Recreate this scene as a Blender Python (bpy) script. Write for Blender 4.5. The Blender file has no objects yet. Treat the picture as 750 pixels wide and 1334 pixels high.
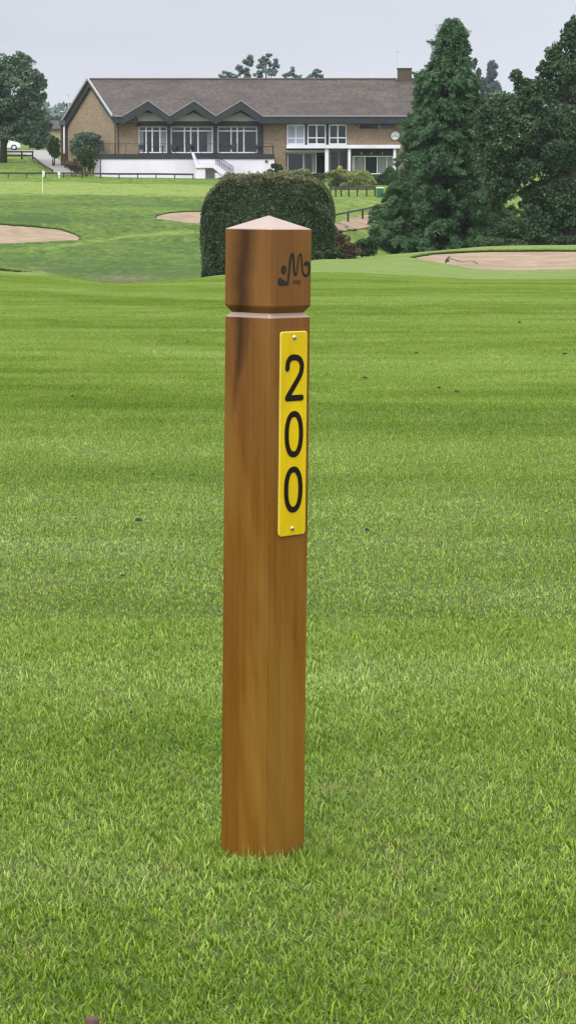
import bpy, bmesh, math, random
import numpy as np
from mathutils import Vector, Matrix

random.seed(7)
RNG = np.random.default_rng(11)
SC = bpy.context.scene
COL = SC.collection

# ------------------------------------------------------------------ camera
F_PX, IMG_W, IMG_H = 3400.0, 750.0, 1334.0
HORIZON = 270.0
PITCH = math.atan((IMG_H / 2 - HORIZON) / F_PX)
CAM_Z = 1.085
cam_d = bpy.data.cameras.new("camera")
cam = bpy.data.objects.new("camera", cam_d)
COL.objects.link(cam)
cam.location = (0, 0, CAM_Z)
cam.rotation_euler = (math.pi / 2 - PITCH, 0, 0)
cam_d.sensor_fit = 'VERTICAL'
cam_d.sensor_height = 24.0
cam_d.lens = 24.0 * F_PX / IMG_H
cam_d.clip_start = 0.1
cam_d.clip_end = 6000
SC.camera = cam

# ------------------------------------------------------------------ sky, sun, exposure
SUN_EL, SUN_AZ = math.radians(52), math.radians(205)     # high, behind the camera, a little to the left
w = bpy.data.worlds.new("World")
SC.world = w
w.use_nodes = True
nt = w.node_tree
nt.nodes.clear()
def N(nt, t, **k):
    n = nt.nodes.new(t)
    for a, b in k.items():
        setattr(n, a, b)
    return n
out = N(nt, 'ShaderNodeOutputWorld')
bg = N(nt, 'ShaderNodeBackground')
sky = N(nt, 'ShaderNodeTexSky', sky_type='NISHITA', sun_disc=False)
sky.sun_elevation = SUN_EL
sky.sun_rotation = SUN_AZ
tc = N(nt, 'ShaderNodeTexCoord')
sep = N(nt, 'ShaderNodeSeparateXYZ')
nt.links.new(tc.outputs['Generated'], sep.inputs[0])
ramp = N(nt, 'ShaderNodeValToRGB')                        # overcast deck: brighter overhead than at the horizon
e = ramp.color_ramp.elements
e[0].position, e[0].color = 0.0, (7.0, 7.3, 8.2, 1)
e[1].position, e[1].color = 1.0, (25, 25.5, 26, 1)
m1 = e.new(0.035); m1.color = (6.9, 7.1, 8.0, 1)
m2 = e.new(0.10); m2.color = (6.3, 6.5, 7.3, 1)
m3 = e.new(0.45); m3.color = (17, 17.4, 18, 1)
nt.links.new(sep.outputs['Z'], ramp.inputs[0])
mp = N(nt, 'ShaderNodeMapping')
mp.inputs['Scale'].default_value = (1, 1, 4)
nz = N(nt, 'ShaderNodeTexNoise')
nz.inputs['Scale'].default_value = 3.2
nz.inputs['Detail'].default_value = 5.0
nt.links.new(tc.outputs['Generated'], mp.inputs[0])
nt.links.new(mp.outputs[0], nz.inputs['Vector'])
mr = N(nt, 'ShaderNodeMapRange')
mr.inputs['From Min'].default_value, mr.inputs['From Max'].default_value = 0.3, 0.7
mr.inputs['To Min'].default_value, mr.inputs['To Max'].default_value = 0.87, 1.09
nt.links.new(nz.outputs['Fac'], mr.inputs['Value'])
mul = N(nt, 'ShaderNodeVectorMath', operation='SCALE')
nt.links.new(ramp.outputs[0], mul.inputs[0])
nt.links.new(mr.outputs[0], mul.inputs['Scale'])
mixs = N(nt, 'ShaderNodeMix', data_type='RGBA')
mixs.inputs[0].default_value = 0.93
nt.links.new(sky.outputs[0], mixs.inputs[6])
nt.links.new(mul.outputs[0], mixs.inputs[7])
nt.links.new(mixs.outputs[2], bg.inputs[0])
bg.inputs[1].default_value = 0.1
nt.links.new(bg.outputs[0], out.inputs[0])

sd = bpy.data.lights.new("sun", 'SUN')
sd.energy = 1.3
sd.angle = math.radians(25)
sd.color = (1.0, 0.96, 0.9)
sun = bpy.data.objects.new("sun", sd)
COL.objects.link(sun)
sdir = Vector((math.sin(SUN_AZ) * math.cos(SUN_EL), math.cos(SUN_AZ) * math.cos(SUN_EL), math.sin(SUN_EL)))
sun.rotation_euler = sdir.to_track_quat('Z', 'Y').to_euler()
SC.view_settings.view_transform = 'Standard'
SC.view_settings.look = 'None'
SC.view_settings.exposure = 0.14
SC.view_settings.gamma = 1.0
SC.cycles.use_denoising = True
SC.cycles.use_adaptive_sampling = False
SC.cycles.pixel_filter_type = 'BLACKMAN_HARRIS'
SC.cycles.filter_width = 1.3
SC.cycles.max_bounces = 6
SC.cycles.transparent_max_bounces = 8

# ------------------------------------------------------------------ helpers
def at(px, py, Y):
    """world point seen at a photo pixel at distance Y"""
    c, s = math.cos(PITCH), math.sin(PITCH)
    u, v = (px - IMG_W / 2) / F_PX, (IMG_H / 2 - py) / F_PX
    dx, dy, dz = u, c + v * s, -s + v * c
    return Vector((dx / dy * Y, Y, CAM_Z + dz / dy * Y))

def tag(o, label=None, cat=None, group=None, kind=None):
    if label: o['label'] = label
    if cat: o['category'] = cat
    if group: o['group'] = group
    if kind: o['kind'] = kind
    return o

def empty(name, loc=(0, 0, 0), rot=(0, 0, 0)):
    o = bpy.data.objects.new(name, None)
    COL.objects.link(o)
    o.location = loc
    o.rotation_euler = rot
    o.empty_display_size = 0.2
    return o

def link(name, me, mats, parent=None, smooth=False):
    o = bpy.data.objects.new(name, me)
    COL.objects.link(o)
    for m in (mats if isinstance(mats, (list, tuple)) else [mats]):
        me.materials.append(m)
    if parent: o.parent = parent
    if smooth and len(me.polygons):
        me.polygons.foreach_set('use_smooth', np.ones(len(me.polygons), bool))
    return o

class MB:
    """collects shapes, links them as ONE mesh"""
    def __init__(s): s.v, s.f, s.m = [], [], []
    def poly(s, pts, faces, m=0):
        n = len(s.v)
        s.v += [tuple(p) for p in pts]
        s.f += [tuple(i + n for i in f) for f in faces]
        s.m += [m] * len(faces)
        return s
    def box(s, x0, x1, y0, y1, z0, z1, m=0):
        p = [(x0, y0, z0), (x1, y0, z0), (x1, y1, z0), (x0, y1, z0), (x0, y0, z1), (x1, y0, z1), (x1, y1, z1), (x0, y1, z1)]
        return s.poly(p, [(0, 3, 2, 1), (4, 5, 6, 7), (0, 1, 5, 4), (1, 2, 6, 5), (2, 3, 7, 6), (3, 0, 4, 7)], m)
    def bar(s, a, b, w, h=None, m=0, up=(0, 0, 1)):
        a, b = Vector(a), Vector(b)
        h = h or w
        d = (b - a).normalized()
        u = Vector(up)
        if abs(d.dot(u)) > .98: u = Vector((0, 1, 0))
        r = d.cross(u).normalized()
        t = r.cross(d).normalized()
        p = []
        for q in (a, b):
            for i, j in ((-1, -1), (1, -1), (1, 1), (-1, 1)):
                p.append(q + r * i * w / 2 + t * j * h / 2)
        return s.poly(p, [(0, 1, 2, 3), (7, 6, 5, 4), (0, 4, 5, 1), (1, 5, 6, 2), (2, 6, 7, 3), (3, 7, 4, 0)], m)
    def tube(s, pts, rad, n=8, m=0, cap=True):
        pts = [Vector(p) for p in pts]
        rad = rad if isinstance(rad, (list, tuple)) else [rad] * len(pts)
        base = len(s.v)
        for i, p in enumerate(pts):
            d = (pts[min(i + 1, len(pts) - 1)] - pts[max(i - 1, 0)]).normalized()
            u = Vector((0, 0, 1)) if abs(d.z) < .9 else Vector((1, 0, 0))
            r = d.cross(u).normalized(); t = r.cross(d)
            for k in range(n):
                a = 2 * math.pi * k / n
                s.v.append(tuple(p + (r * math.cos(a) + t * math.sin(a)) * rad[i]))
        for i in range(len(pts) - 1):
            for k in range(n):
                a, b = base + i * n + k, base + i * n + (k + 1) % n
                s.f.append((a, b, b + n, a + n)); s.m.append(m)
        if cap:
            s.f.append(tuple(base + k for k in range(n))[::-1]); s.m.append(m)
            s.f.append(tuple(base + (len(pts) - 1) * n + k for k in range(n))); s.m.append(m)
        return s
    def build(s, name, mats, parent=None, smooth=False, bevel=0):
        me = bpy.data.meshes.new(name)
        me.from_pydata(s.v, [], s.f)
        me.polygons.foreach_set('material_index', s.m)
        bm = bmesh.new(); bm.from_mesh(me)
        bmesh.ops.recalc_face_normals(bm, faces=bm.faces[:])
        bm.to_mesh(me); bm.free()
        o = link(name, me, mats, parent, smooth)
        if bevel:
            b = o.modifiers.new('bevel', 'BEVEL'); b.width = bevel; b.segments = 2
            b.limit_method = 'ANGLE'
        return o

def np_mesh(name, V, F, attrs=None):
    """V (n,3), F (m,k) with constant k"""
    me = bpy.data.meshes.new(name)
    V = np.ascontiguousarray(V, np.float32); F = np.ascontiguousarray(F, np.int32)
    me.vertices.add(len(V)); me.vertices.foreach_set('co', V.ravel())
    me.loops.add(F.size); me.loops.foreach_set('vertex_index', F.ravel())
    me.polygons.add(len(F))
    me.polygons.foreach_set('loop_start', np.arange(0, F.size, F.shape[1], dtype=np.int32))
    me.update(calc_edges=True)
    for k, a in (attrs or {}).items():
        at_ = me.attributes.new(k, 'FLOAT', 'POINT')
        at_.data.foreach_set('value', np.ascontiguousarray(a, np.float32))
    return me

def vnoise(x, y, seed=0):
    """value noise, numpy"""
    xi, yi = np.floor(x).astype(np.int64), np.floor(y).astype(np.int64)
    fx, fy = x - xi, y - yi
    fx, fy = fx * fx * (3 - 2 * fx), fy * fy * (3 - 2 * fy)
    def h(a, b):
        n = (a * 374761393 + b * 668265263 + seed * 974634777) & 0x7fffffff
        n = ((n ^ (n >> 13)) * 1274126177) & 0x7fffffff
        return ((n ^ (n >> 16)) & 0xffff) / 65535.0
    return (h(xi, yi) * (1 - fx) + h(xi + 1, yi) * fx) * (1 - fy) + (h(xi, yi + 1) * (1 - fx) + h(xi + 1, yi + 1) * fx) * fy

def sstep(a, b, x):
    t = np.clip((x - a) / (b - a), 0, 1)
    return t * t * (3 - 2 * t)

# ------------------------------------------------------------------ materials
MATS = {}
def mat(name, col=(.5, .5, .5), rough=.7, metal=0, spec=.5, var=0.0, vscale=3.0, bump=0.0, bscale=20.0, vstretch=(1, 1, 1)):
    m = bpy.data.materials.new(name); m.use_nodes = True
    t = m.node_tree
    b = t.nodes['Principled BSDF']
    b.inputs['Roughness'].default_value = rough
    b.inputs['Metallic'].default_value = metal
    b.inputs['Specular IOR Level'].default_value = spec
    b.inputs['Base Color'].default_value = (*col, 1)
    if var or bump:
        tc = N(t, 'ShaderNodeTexCoord'); mp = N(t, 'ShaderNodeMapping')
        mp.inputs['Scale'].default_value = vstretch
        t.links.new(tc.outputs['Object'], mp.inputs[0])
    if var:
        n = N(t, 'ShaderNodeTexNoise'); n.inputs['Scale'].default_value = vscale; n.inputs['Detail'].default_value = 6
        t.links.new(mp.outputs[0], n.inputs['Vector'])
        r = N(t, 'ShaderNodeValToRGB')
        r.color_ramp.elements[0].position = .3; r.color_ramp.elements[1].position = .7
        r.color_ramp.elements[0].color = (*[c * (1 - var) for c in col], 1)
        r.color_ramp.elements[1].color = (*[min(1, c * (1 + var)) for c in col], 1)
        t.links.new(n.outputs['Fac'], r.inputs[0]); t.links.new(r.outputs[0], b.inputs['Base Color'])
    if bump:
        n2 = N(t, 'ShaderNodeTexNoise'); n2.inputs['Scale'].default_value = bscale; n2.inputs['Detail'].default_value = 5
        t.links.new(mp.outputs[0], n2.inputs['Vector'])
        bp = N(t, 'ShaderNodeBump'); bp.inputs['Strength'].default_value = bump; bp.inputs['Distance'].default_value = .02
        t.links.new(n2.outputs['Fac'], bp.inputs['Height']); t.links.new(bp.outputs[0], b.inputs['Normal'])
    MATS[name] = m
    return m

def mixc(t, fac, a, b, blend='MIX'):
    n = N(t, 'ShaderNodeMix', data_type='RGBA', blend_type=blend)
    for i, v in ((0, fac), (6, a), (7, b)):
        if hasattr(v, 'links') or hasattr(v, 'is_linked'):
            t.links.new(v, n.inputs[i])
        elif i == 0: n.inputs[0].default_value = v
        else: n.inputs[i].default_value = (*v, 1)
    return n.outputs[2]

def maprange(t, v, a, b, c=0, d=1):
    n = N(t, 'ShaderNodeMapRange')
    t.links.new(v, n.inputs['Value'])
    for k, x in zip(('From Min', 'From Max', 'To Min', 'To Max'), (a, b, c, d)): n.inputs[k].default_value = x
    return n.outputs[0]

def noise(t, vec, scale, detail=4, rough=.5):
    n = N(t, 'ShaderNodeTexNoise')
    n.inputs['Scale'].default_value = scale; n.inputs['Detail'].default_value = detail
    n.inputs['Roughness'].default_value = rough
    if vec is not None: t.links.new(vec, n.inputs['Vector'])
    return n.outputs['Fac']

def stretched(t, vec, sc, rot=0):
    m = N(t, 'ShaderNodeMapping')
    m.inputs['Scale'].default_value = sc
    m.inputs['Rotation'].default_value = (0, 0, rot)
    t.links.new(vec, m.inputs[0])
    return m.outputs[0]

def mathn(t, op, a, b=None, c=None):
    n = N(t, 'ShaderNodeMath', operation=op)
    for i, v in enumerate((a, b, c)):
        if v is None: continue
        if hasattr(v, 'is_linked'): t.links.new(v, n.inputs[i])
        else: n.inputs[i].default_value = v
    return n.outputs[0]

# tone of the mown fairway against distance down the hole (mowing passes), 0 dark .. 1 light
BANDS = [(3.0, .42), (3.8, .42), (4.4, .46), (5.0, .62), (6.2, .72), (7.4, .64), (8.4, .62), (9.5, .62), (11.0, .54),
         (12.6, .36), (14.6, .30), (15.6, .34), (16.4, .55), (17.4, .62), (19.2, .66), (20.6, .60), (21.4, .42), (22.8, .38),
         (23.6, .56), (25.2, .58), (26.2, .42), (28.0, .44), (29.0, .66), (30.8, .64), (31.8, .46), (34.0, .46), (35.0, .62),
         (37.5, .62), (38.5, .5), (42.0, .5), (43.0, .62), (46.0, .62), (47.0, .5)]
def fairway_colour(t, pos):
    """fairway colour from world position: mowing bands, patches, yellower and bluer areas"""
    sp = N(t, 'ShaderNodeSeparateXYZ'); t.links.new(pos, sp.inputs[0])
    wob = noise(t, stretched(t, pos, (.18, .05, 0)), 1.0, 2)
    # the mowing passes swing away from the camera on the left
    root_ = mathn(t, 'SQRT', mathn(t, 'ADD', mathn(t, 'MULTIPLY', sp.outputs['X'], sp.outputs['X']), .5))
    bend = mathn(t, 'MULTIPLY', mathn(t, 'SUBTRACT', sp.outputs['X'], root_), .75)
    bend = mathn(t, 'MULTIPLY', bend, maprange(t, sp.outputs['Y'], 9, 17))
    Yw = mathn(t, 'ADD', mathn(t, 'ADD', sp.outputs['Y'], bend), maprange(t, wob, .3, .7, -.7, .7))
    f = maprange(t, Yw, 3, 47)
    r = N(t, 'ShaderNodeValToRGB'); el = r.color_ramp.elements
    pts = BANDS[:32]
    for i, (y, v) in enumerate(pts):
        p = (y - 3) / 44.0
        q = el[i] if i < 2 else el.new(p)
        if i < 2: q.position = p
        v = .5 + (v - .5) * .75
        q.color = (v, v, v, 1)
    t.links.new(f, r.inputs[0])
    tone = r.outputs[0]
    n1 = noise(t, stretched(t, pos, (.35, .8, 0)), 1.0, 4)
    n2 = noise(t, pos, 1.6, 5)
    n3 = noise(t, stretched(t, pos, (.25, 2.2, 0), .06), 1.0, 3)
    cbv = N(t, 'ShaderNodeCombineXYZ'); t.links.new(Yw, cbv.inputs[1])
    nb = noise(t, cbv.outputs[0], .42, 1)
    tone = mathn(t, 'ADD', tone, maprange(t, nb, .35, .65, -.12, .12))
    tone = mathn(t, 'ADD', tone, maprange(t, n1, .3, .7, -.12, .12))
    tone = mathn(t, 'ADD', tone, maprange(t, n2, .3, .7, -.16, .16))
    tone = mathn(t, 'ADD', tone, maprange(t, n3, .3, .7, -.14, .14))
    cr = N(t, 'ShaderNodeValToRGB'); ce = cr.color_ramp.elements
    ce[0].position, ce[0].color = 0.05, (.102, .172, .012, 1)
    ce[1].position, ce[1].color = 0.95, (.262, .325, .130, 1)
    c2 = ce.new(.35); c2.color = (.155, .220, .026, 1)
    c3 = ce.new(.62); c3.color = (.208, .276, .066, 1)
    t.links.new(tone, cr.inputs[0])
    return cr.outputs[0], sp

def turf_material():
    m = bpy.data.materials.new('turf'); m.use_nodes = True
    t = m.node_tree; b = t.nodes['Principled BSDF']
    geo = N(t, 'ShaderNodeNewGeometry'); pos = geo.outputs['Position']
    fair, sp = fairway_colour(t, pos)
    # short-mown fairway speckle, coarser as real tufts
    tuft = noise(t, stretched(t, pos, (4, 1.2, 1)), 1.4, 5, .75)
    fair = mixc(t, maprange(t, tuft, .40, .62, .28, 0), fair, (.07, .13, .018))
    fine = noise(t, pos, 38, 3, .7)
    fair = mixc(t, maprange(t, fine, .35, .65, 0, .30), fair, (.075, .15, .02))
    fair = mixc(t, 1.0, fair, (.78, .79, .72), 'MULTIPLY')
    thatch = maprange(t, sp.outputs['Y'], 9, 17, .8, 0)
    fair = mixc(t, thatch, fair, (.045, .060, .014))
    # rough
    a = N(t, 'ShaderNodeAttribute', attribute_name='rough')
    a2 = N(t, 'ShaderNodeAttribute', attribute_name='tone')
    n4 = noise(t, pos, .35, 6, .65)
    n5 = noise(t, stretched(t, pos, (2.2, .7, 1)), 1.1, 5, .7)
    n6 = noise(t, pos, 5, 3, .7)
    rr = N(t, 'ShaderNodeValToRGB'); re = rr.color_ramp.elements
    re[0].position, re[0].color = .2, (.040, .080, .008, 1)
    re[1].position, re[1].color = .8, (.185, .240, .050, 1)
    r2 = re.new(.5); r2.color = (.095, .158, .016, 1)
    tone = mathn(t, 'ADD', a2.outputs['Fac'], maprange(t, n4, .3, .7, -.13, .13))
    tone = mathn(t, 'ADD', tone, maprange(t, n5, .3, .7, -.26, .26))
    tone = mathn(t, 'ADD', tone, maprange(t, n6, .3, .7, -.14, .14))
    t.links.new(tone, rr.inputs[0])
    # bare brownish patches where the attribute asks for them
    a3 = N(t, 'ShaderNodeAttribute', attribute_name='bare')
    brn = mathn(t, 'MULTIPLY', a3.outputs['Fac'], maprange(t, n5, .4, .6))
    rough = mixc(t, brn, rr.outputs[0], (.16, .13, .075))
    col = mixc(t, a.outputs['Fac'], fair, rough)
    t.links.new(col, b.inputs['Base Color'])
    b.inputs['Roughness'].default_value = .85
    b.inputs['Specular IOR Level'].default_value = .15
    h1 = noise(t, pos, 60, 4, .7)
    bp = N(t, 'ShaderNodeBump'); bp.inputs['Strength'].default_value = .6; bp.inputs['Distance'].default_value = .02
    t.links.new(h1, bp.inputs['Height'])
    h2 = noise(t, pos, 2.5, 5, .7)
    bp2 = N(t, 'ShaderNodeBump'); bp2.inputs['Distance'].default_value = .25
    t.links.new(mathn(t, 'MULTIPLY', a.outputs['Fac'], .6), bp2.inputs['Strength'])
    t.links.new(h2, bp2.inputs['Height']); t.links.new(bp.outputs[0], bp2.inputs['Normal'])
    t.links.new(bp2.outputs[0], b.inputs['Normal'])
    return m

def blade_material(name):
    m = bpy.data.materials.new(name); m.use_nodes = True
    t = m.node_tree; b = t.nodes['Principled BSDF']
    geo = N(t, 'ShaderNodeNewGeometry'); pos = geo.outputs['Position']
    fair, sp = fairway_colour(t, pos)
    v = N(t, 'ShaderNodeAttribute', attribute_name='var')
    h = N(t, 'ShaderNodeAttribute', attribute_name='hgt')
    cr = N(t, 'ShaderNodeValToRGB'); ce = cr.color_ramp.elements
    ce[0].position, ce[0].color = 0.0, (.45, .58, .3, 1)
    ce[1].position, ce[1].color = 1.0, (2.1, 1.9, 1.9, 1)
    for p, c in ((.3, (.82, 1.0, .6)), (.7, (1.25, 1.35, .9)), (.91, (2.1, 2.0, 1.8))):  # brightest blades have highlight dots painted into their colour
        q = ce.new(p); q.color = (*c, 1)
    t.links.new(v.outputs['Fac'], cr.inputs[0])
    c = mixc(t, 1.0, fair, cr.outputs[0], 'MULTIPLY')
    c = mixc(t, 1.0, c, (.98, 1.0, .80), 'MULTIPLY')
    # straw: a few dead blades, gathered in patches
    pn = noise(t, pos, 3.2, 3)
    dead = mathn(t, 'GREATER_THAN', v.outputs['Fac'], maprange(t, pn, .45, .72, 1.02, .86))
    c = mixc(t, dead, c, (.36, .28, .12))
    # sheath at the base is paler and yellower than the blade
    c = mixc(t, maprange(t, h.outputs['Fac'], 0, .35, .45, 0), c, (.16, .20, .06))
    t.links.new(c, b.inputs['Base Color'])
    b.inputs['Roughness'].default_value = .34
    b.inputs['Specular IOR Level'].default_value = .32
    tr = N(t, 'ShaderNodeBsdfTranslucent'); t.links.new(c, tr.inputs[0])
    mx = N(t, 'ShaderNodeMixShader'); mx.inputs[0].default_value = .3
    t.links.new(b.outputs[0], mx.inputs[1]); t.links.new(tr.outputs[0], mx.inputs[2])
    t.links.new(mx.outputs[0], t.nodes['Material Output'].inputs['Surface'])
    return m

def leaf_material(name, dark, light, rough=.5, clump=.6, trans=.25, tip=None):
    m = bpy.data.materials.new(name); m.use_nodes = True
    t = m.node_tree; b = t.nodes['Principled BSDF']
    v = N(t, 'ShaderNodeAttribute', attribute_name='var')
    geo = N(t, 'ShaderNodeNewGeometry')
    n = noise(t, geo.outputs['Position'], clump, 4, .6)
    f = mathn(t, 'ADD', mathn(t, 'MULTIPLY', v.outputs['Fac'], .6), maprange(t, n, .3, .7, -.1, .5))
    c = mixc(t, f, dark, light)
    if tip:
        tp = N(t, 'ShaderNodeAttribute', attribute_name='tip')
        c = mixc(t, mathn(t, 'MULTIPLY', tp.outputs['Fac'], maprange(t, n, .35, .6)), c, tip)
    t.links.new(c, b.inputs['Base Color'])
    b.inputs['Roughness'].default_value = rough
    b.inputs['Specular IOR Level'].default_value = .35
    tr = N(t, 'ShaderNodeBsdfTranslucent'); t.links.new(c, tr.inputs[0])
    mx = N(t, 'ShaderNodeMixShader'); mx.inputs[0].default_value = trans
    t.links.new(b.outputs[0], mx.inputs[1]); t.links.new(tr.outputs[0], mx.inputs[2])
    t.links.new(mx.outputs[0], t.nodes['Material Output'].inputs['Surface'])
    return m

def sand_material():
    m = bpy.data.materials.new('sand'); m.use_nodes = True
    t = m.node_tree; b = t.nodes['Principled BSDF']
    geo = N(t, 'ShaderNodeNewGeometry'); pos = geo.outputs['Position']
    n = noise(t, pos, .9, 6, .6); n2 = noise(t, pos, 12, 5, .7)
    c = mixc(t, maprange(t, n, .35, .65), (.24, .175, .120), (.33, .255, .180))
    c = mixc(t, maprange(t, n2, .4, .8, 0, .35), c, (.19, .125, .085))
    t.links.new(c, b.inputs['Base Color'])
    b.inputs['Roughness'].default_value = .95; b.inputs['Specular IOR Level'].default_value = .1
    bp = N(t, 'ShaderNodeBump'); bp.inputs['Strength'].default_value = .7; bp.inputs['Distance'].default_value = .08
    t.links.new(noise(t, stretched(t, pos, (1, 3, 1)), 2.5, 5, .65), bp.inputs['Height']); t.links.new(bp.outputs[0], b.inputs['Normal'])
    return m

def brick_material(name, c1, c2, mortar, sx=1.0):
    m = bpy.data.materials.new(name); m.use_nodes = True
    t = m.node_tree; b = t.nodes['Principled BSDF']
    geo = N(t, 'ShaderNodeNewGeometry'); pos = geo.outputs['Position']
    s = N(t, 'ShaderNodeSeparateXYZ'); t.links.new(pos, s.inputs[0])
    cb = N(t, 'ShaderNodeCombineXYZ')
    t.links.new(mathn(t, 'ADD', s.outputs['X'], s.outputs['Y']), cb.inputs[0]); t.links.new(s.outputs['Z'], cb.inputs[1])
    br = N(t, 'ShaderNodeTexBrick')
    br.inputs['Scale'].default_value = 1.0
    br.inputs['Brick Width'].default_value = .225; br.inputs['Row Height'].default_value = .075
    br.inputs['Mortar Size'].default_value = .006
    br.inputs['Color1'].default_value = (*c1, 1); br.inputs['Color2'].default_value = (*c2, 1); br.inputs['Mortar'].default_value = (*mortar, 1)
    t.links.new(cb.outputs[0], br.inputs['Vector'])
    n = noise(t, pos, .7, 6, .65)
    n2 = noise(t, pos, 4.5, 4, .7)
    c = mixc(t, maprange(t, n, .35, .7, 0, .35), br.outputs[0], (.15, .105, .07))
    c = mixc(t, maprange(t, n2, .5, .75, 0, .4), c, (.34, .25, .16)) if name.startswith('buff') else c
    t.links.new(c, b.inputs['Base Color'])
    b.inputs['Roughness'].default_value = .9
    return m

def roof_material():
    m = bpy.data.materials.new('roof_tiles'); m.use_nodes = True
    t = m.node_tree; b = t.nodes['Principled BSDF']
    geo = N(t, 'ShaderNodeNewGeometry'); pos = geo.outputs['Position']
    s = N(t, 'ShaderNodeSeparateXYZ'); t.links.new(pos, s.inputs[0])
    cb = N(t, 'ShaderNodeCombineXYZ')
    t.links.new(s.outputs['X'], cb.inputs[0]); t.links.new(s.outputs['Z'], cb.inputs[1])
    br = N(t, 'ShaderNodeTexBrick')
    br.inputs['Scale'].default_value = 1.0
    br.inputs['Brick Width'].default_value = .3; br.inputs['Row Height'].default_value = .16
    br.inputs['Mortar Size'].default_value = .012
    br.inputs['Color1'].default_value = (.074, .057, .055, 1); br.inputs['Color2'].default_value = (.046, .038, .039, 1); br.inputs['Mortar'].default_value = (.04, .034, .034, 1)
    t.links.new(cb.outputs[0], br.inputs['Vector'])
    n = noise(t, stretched(t, pos, (.5, 1, 1)), .8, 7, .7)
    n2 = noise(t, pos, 3, 5, .7)
    c = mixc(t, maprange(t, n, .40, .60, 0, .8), br.outputs[0], (.110, .084, .066))
    c = mixc(t, maprange(t, n2, .42, .62, 0, .8), c, (.034, .027, .027))
    t.links.new(c, b.inputs['Base Color'])
    b.inputs['Roughness'].default_value = .85
    return m

def N_rot(t, vec):
    m = N(t, 'ShaderNodeMapping'); m.inputs['Rotation'].default_value = (0, math.radians(10), 0)
    t.links.new(vec, m.inputs[0]); return m.outputs[0]

def wood_material():
    m = bpy.data.materials.new('stained_wood'); m.use_nodes = True
    t = m.node_tree; b = t.nodes['Principled BSDF']
    tcn = N(t, 'ShaderNodeTexCoord'); pos = tcn.outputs['Object']
    s = N(t, 'ShaderNodeSeparateXYZ'); t.links.new(pos, s.inputs[0])
    g1 = noise(t, stretched(t, pos, (10, 10, .55)), 1.6, 5, .6)
    g2 = noise(t, stretched(t, pos, (60, 60, 1.4)), 1.6, 4, .6)
    g3 = noise(t, pos, 5.0, 4, .6)
    g4 = noise(t, pos, 220, 3, .6)
    c = mixc(t, maprange(t, g1, .35, .65), (.165, .066, .005), (.255, .110, .009))
    c = mixc(t, maprange(t, g3, .35, .7, 0, .55), c, (.215, .095, .022))
    c = mixc(t, maprange(t, g2, .46, .70, 0, .55), c, (.12, .042, .003))
    c = mixc(t, maprange(t, g4, .5, .8, 0, .3), c, (.08, .028, .006))
    g5 = noise(t, stretched(t, N_rot(t, pos), (9, 9, 1.3)), 1.3, 3, .5)
    c = mixc(t, maprange(t, g5, .50, .68, 0, .6), c, (.30, .165, .030))
    g6 = noise(t, stretched(t, pos, (130, 130, 1.0)), 1.0, 2, .5)
    c = mixc(t, maprange(t, g6, .70, .74, 0, .2), c, (.05, .018, .004))
    c = mixc(t, maprange(t, s.outputs['Z'], .62, 1.0, 0, .5), c, (.170, .078, .034))       # upper part weathered duller
    # dark water stain: a tapering streak down the left face (its own shape, from the cap downward)
    xs = mathn(t, 'ADD', s.outputs['X'], mathn(t, 'MULTIPLY', mathn(t, 'SUBTRACT', 1.08, s.outputs['Z']), .045))
    wv = maprange(t, g3, .3, .7, -.010, .010)
    d = mathn(t, 'ABSOLUTE', mathn(t, 'ADD', mathn(t, 'ADD', xs, .035), wv))
    width = maprange(t, s.outputs['Z'], .70, .98, .002, .013)
    st = mathn(t, 'SUBTRACT', 1.0, mathn(t, 'DIVIDE', d, width)); 
    st = maprange(t, st, -.9, .9, 0, 1)
    st = mathn(t, 'MULTIPLY', st, maprange(t, s.outputs['Z'], .70, .84, 0, .80))
    c = mixc(t, st, c, (.026, .010, .005))
    # upward faces: sky reflection painted in as a pale pinkish colour
    gn = N(t, 'ShaderNodeNewGeometry')
    sn = N(t, 'ShaderNodeSeparateXYZ'); t.links.new(gn.outputs['Normal'], sn.inputs[0])
    topf = maprange(t, sn.outputs['Z'], .5, .8)
    topc = mixc(t, maprange(t, g3, .35, .65), (.32, .24, .205), (.41, .32, .28))
    topc = mixc(t, maprange(t, g4, .55, .8, 0, .4), topc, (.28, .15, .12))
    c = mixc(t, topf, c, topc)
    t.links.new(c, b.inputs['Base Color'])
    t.links.new(maprange(t, g1, .3, .7, .42, .62), b.inputs['Roughness'])
    b.inputs['Specular IOR Level'].default_value = .14
    bp = N(t, 'ShaderNodeBump'); bp.inputs['Strength'].default_value = .3; bp.inputs['Distance'].default_value = .001
    t.links.new(g2, bp.inputs['Height']); t.links.new(bp.outputs[0], b.inputs['Normal'])
    return m

M_TURF = turf_material()
M_BLADE = blade_material('grass_blade')
M_SAND = sand_material()
M_BRICK = brick_material('buff_brick', (.39, .285, .185), (.25, .175, .112), (.26, .21, .16))
M_BRICKD = brick_material('brown_brick', (.085, .058, .048), (.060, .042, .036), (.09, .075, .07))
M_ROOF = roof_material()
M_WOOD = wood_material()
M_WHITE = mat('white_render', (.78, .74, .84), .8, var=.10, vscale=.5, bump=.1, bscale=3)
M_FRAME = mat('white_frame', (.90, .88, .92), .5, var=.08, vscale=.8)
M_GREYP = mat('grey_panel', (.60, .58, .64), .7, var=.1, vscale=1)
M_DARK = mat('dark_board', (.022, .024, .032), .6, var=.3, vscale=1.5)
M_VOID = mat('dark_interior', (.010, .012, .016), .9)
M_GLASS = mat('window_glass', (.020, .028, .036), .08, spec=.6)
M_GLASSREFL = mat('pale_reflection_glass', (.42, .47, .55), .25, var=.15, vscale=1)  # pale blue-white base colour stands in for a reflection in the pane
M_CURT = mat('curtain', (.30, .30, .29), .9, var=.3, vscale=2, vstretch=(5, 1, .2))
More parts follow.
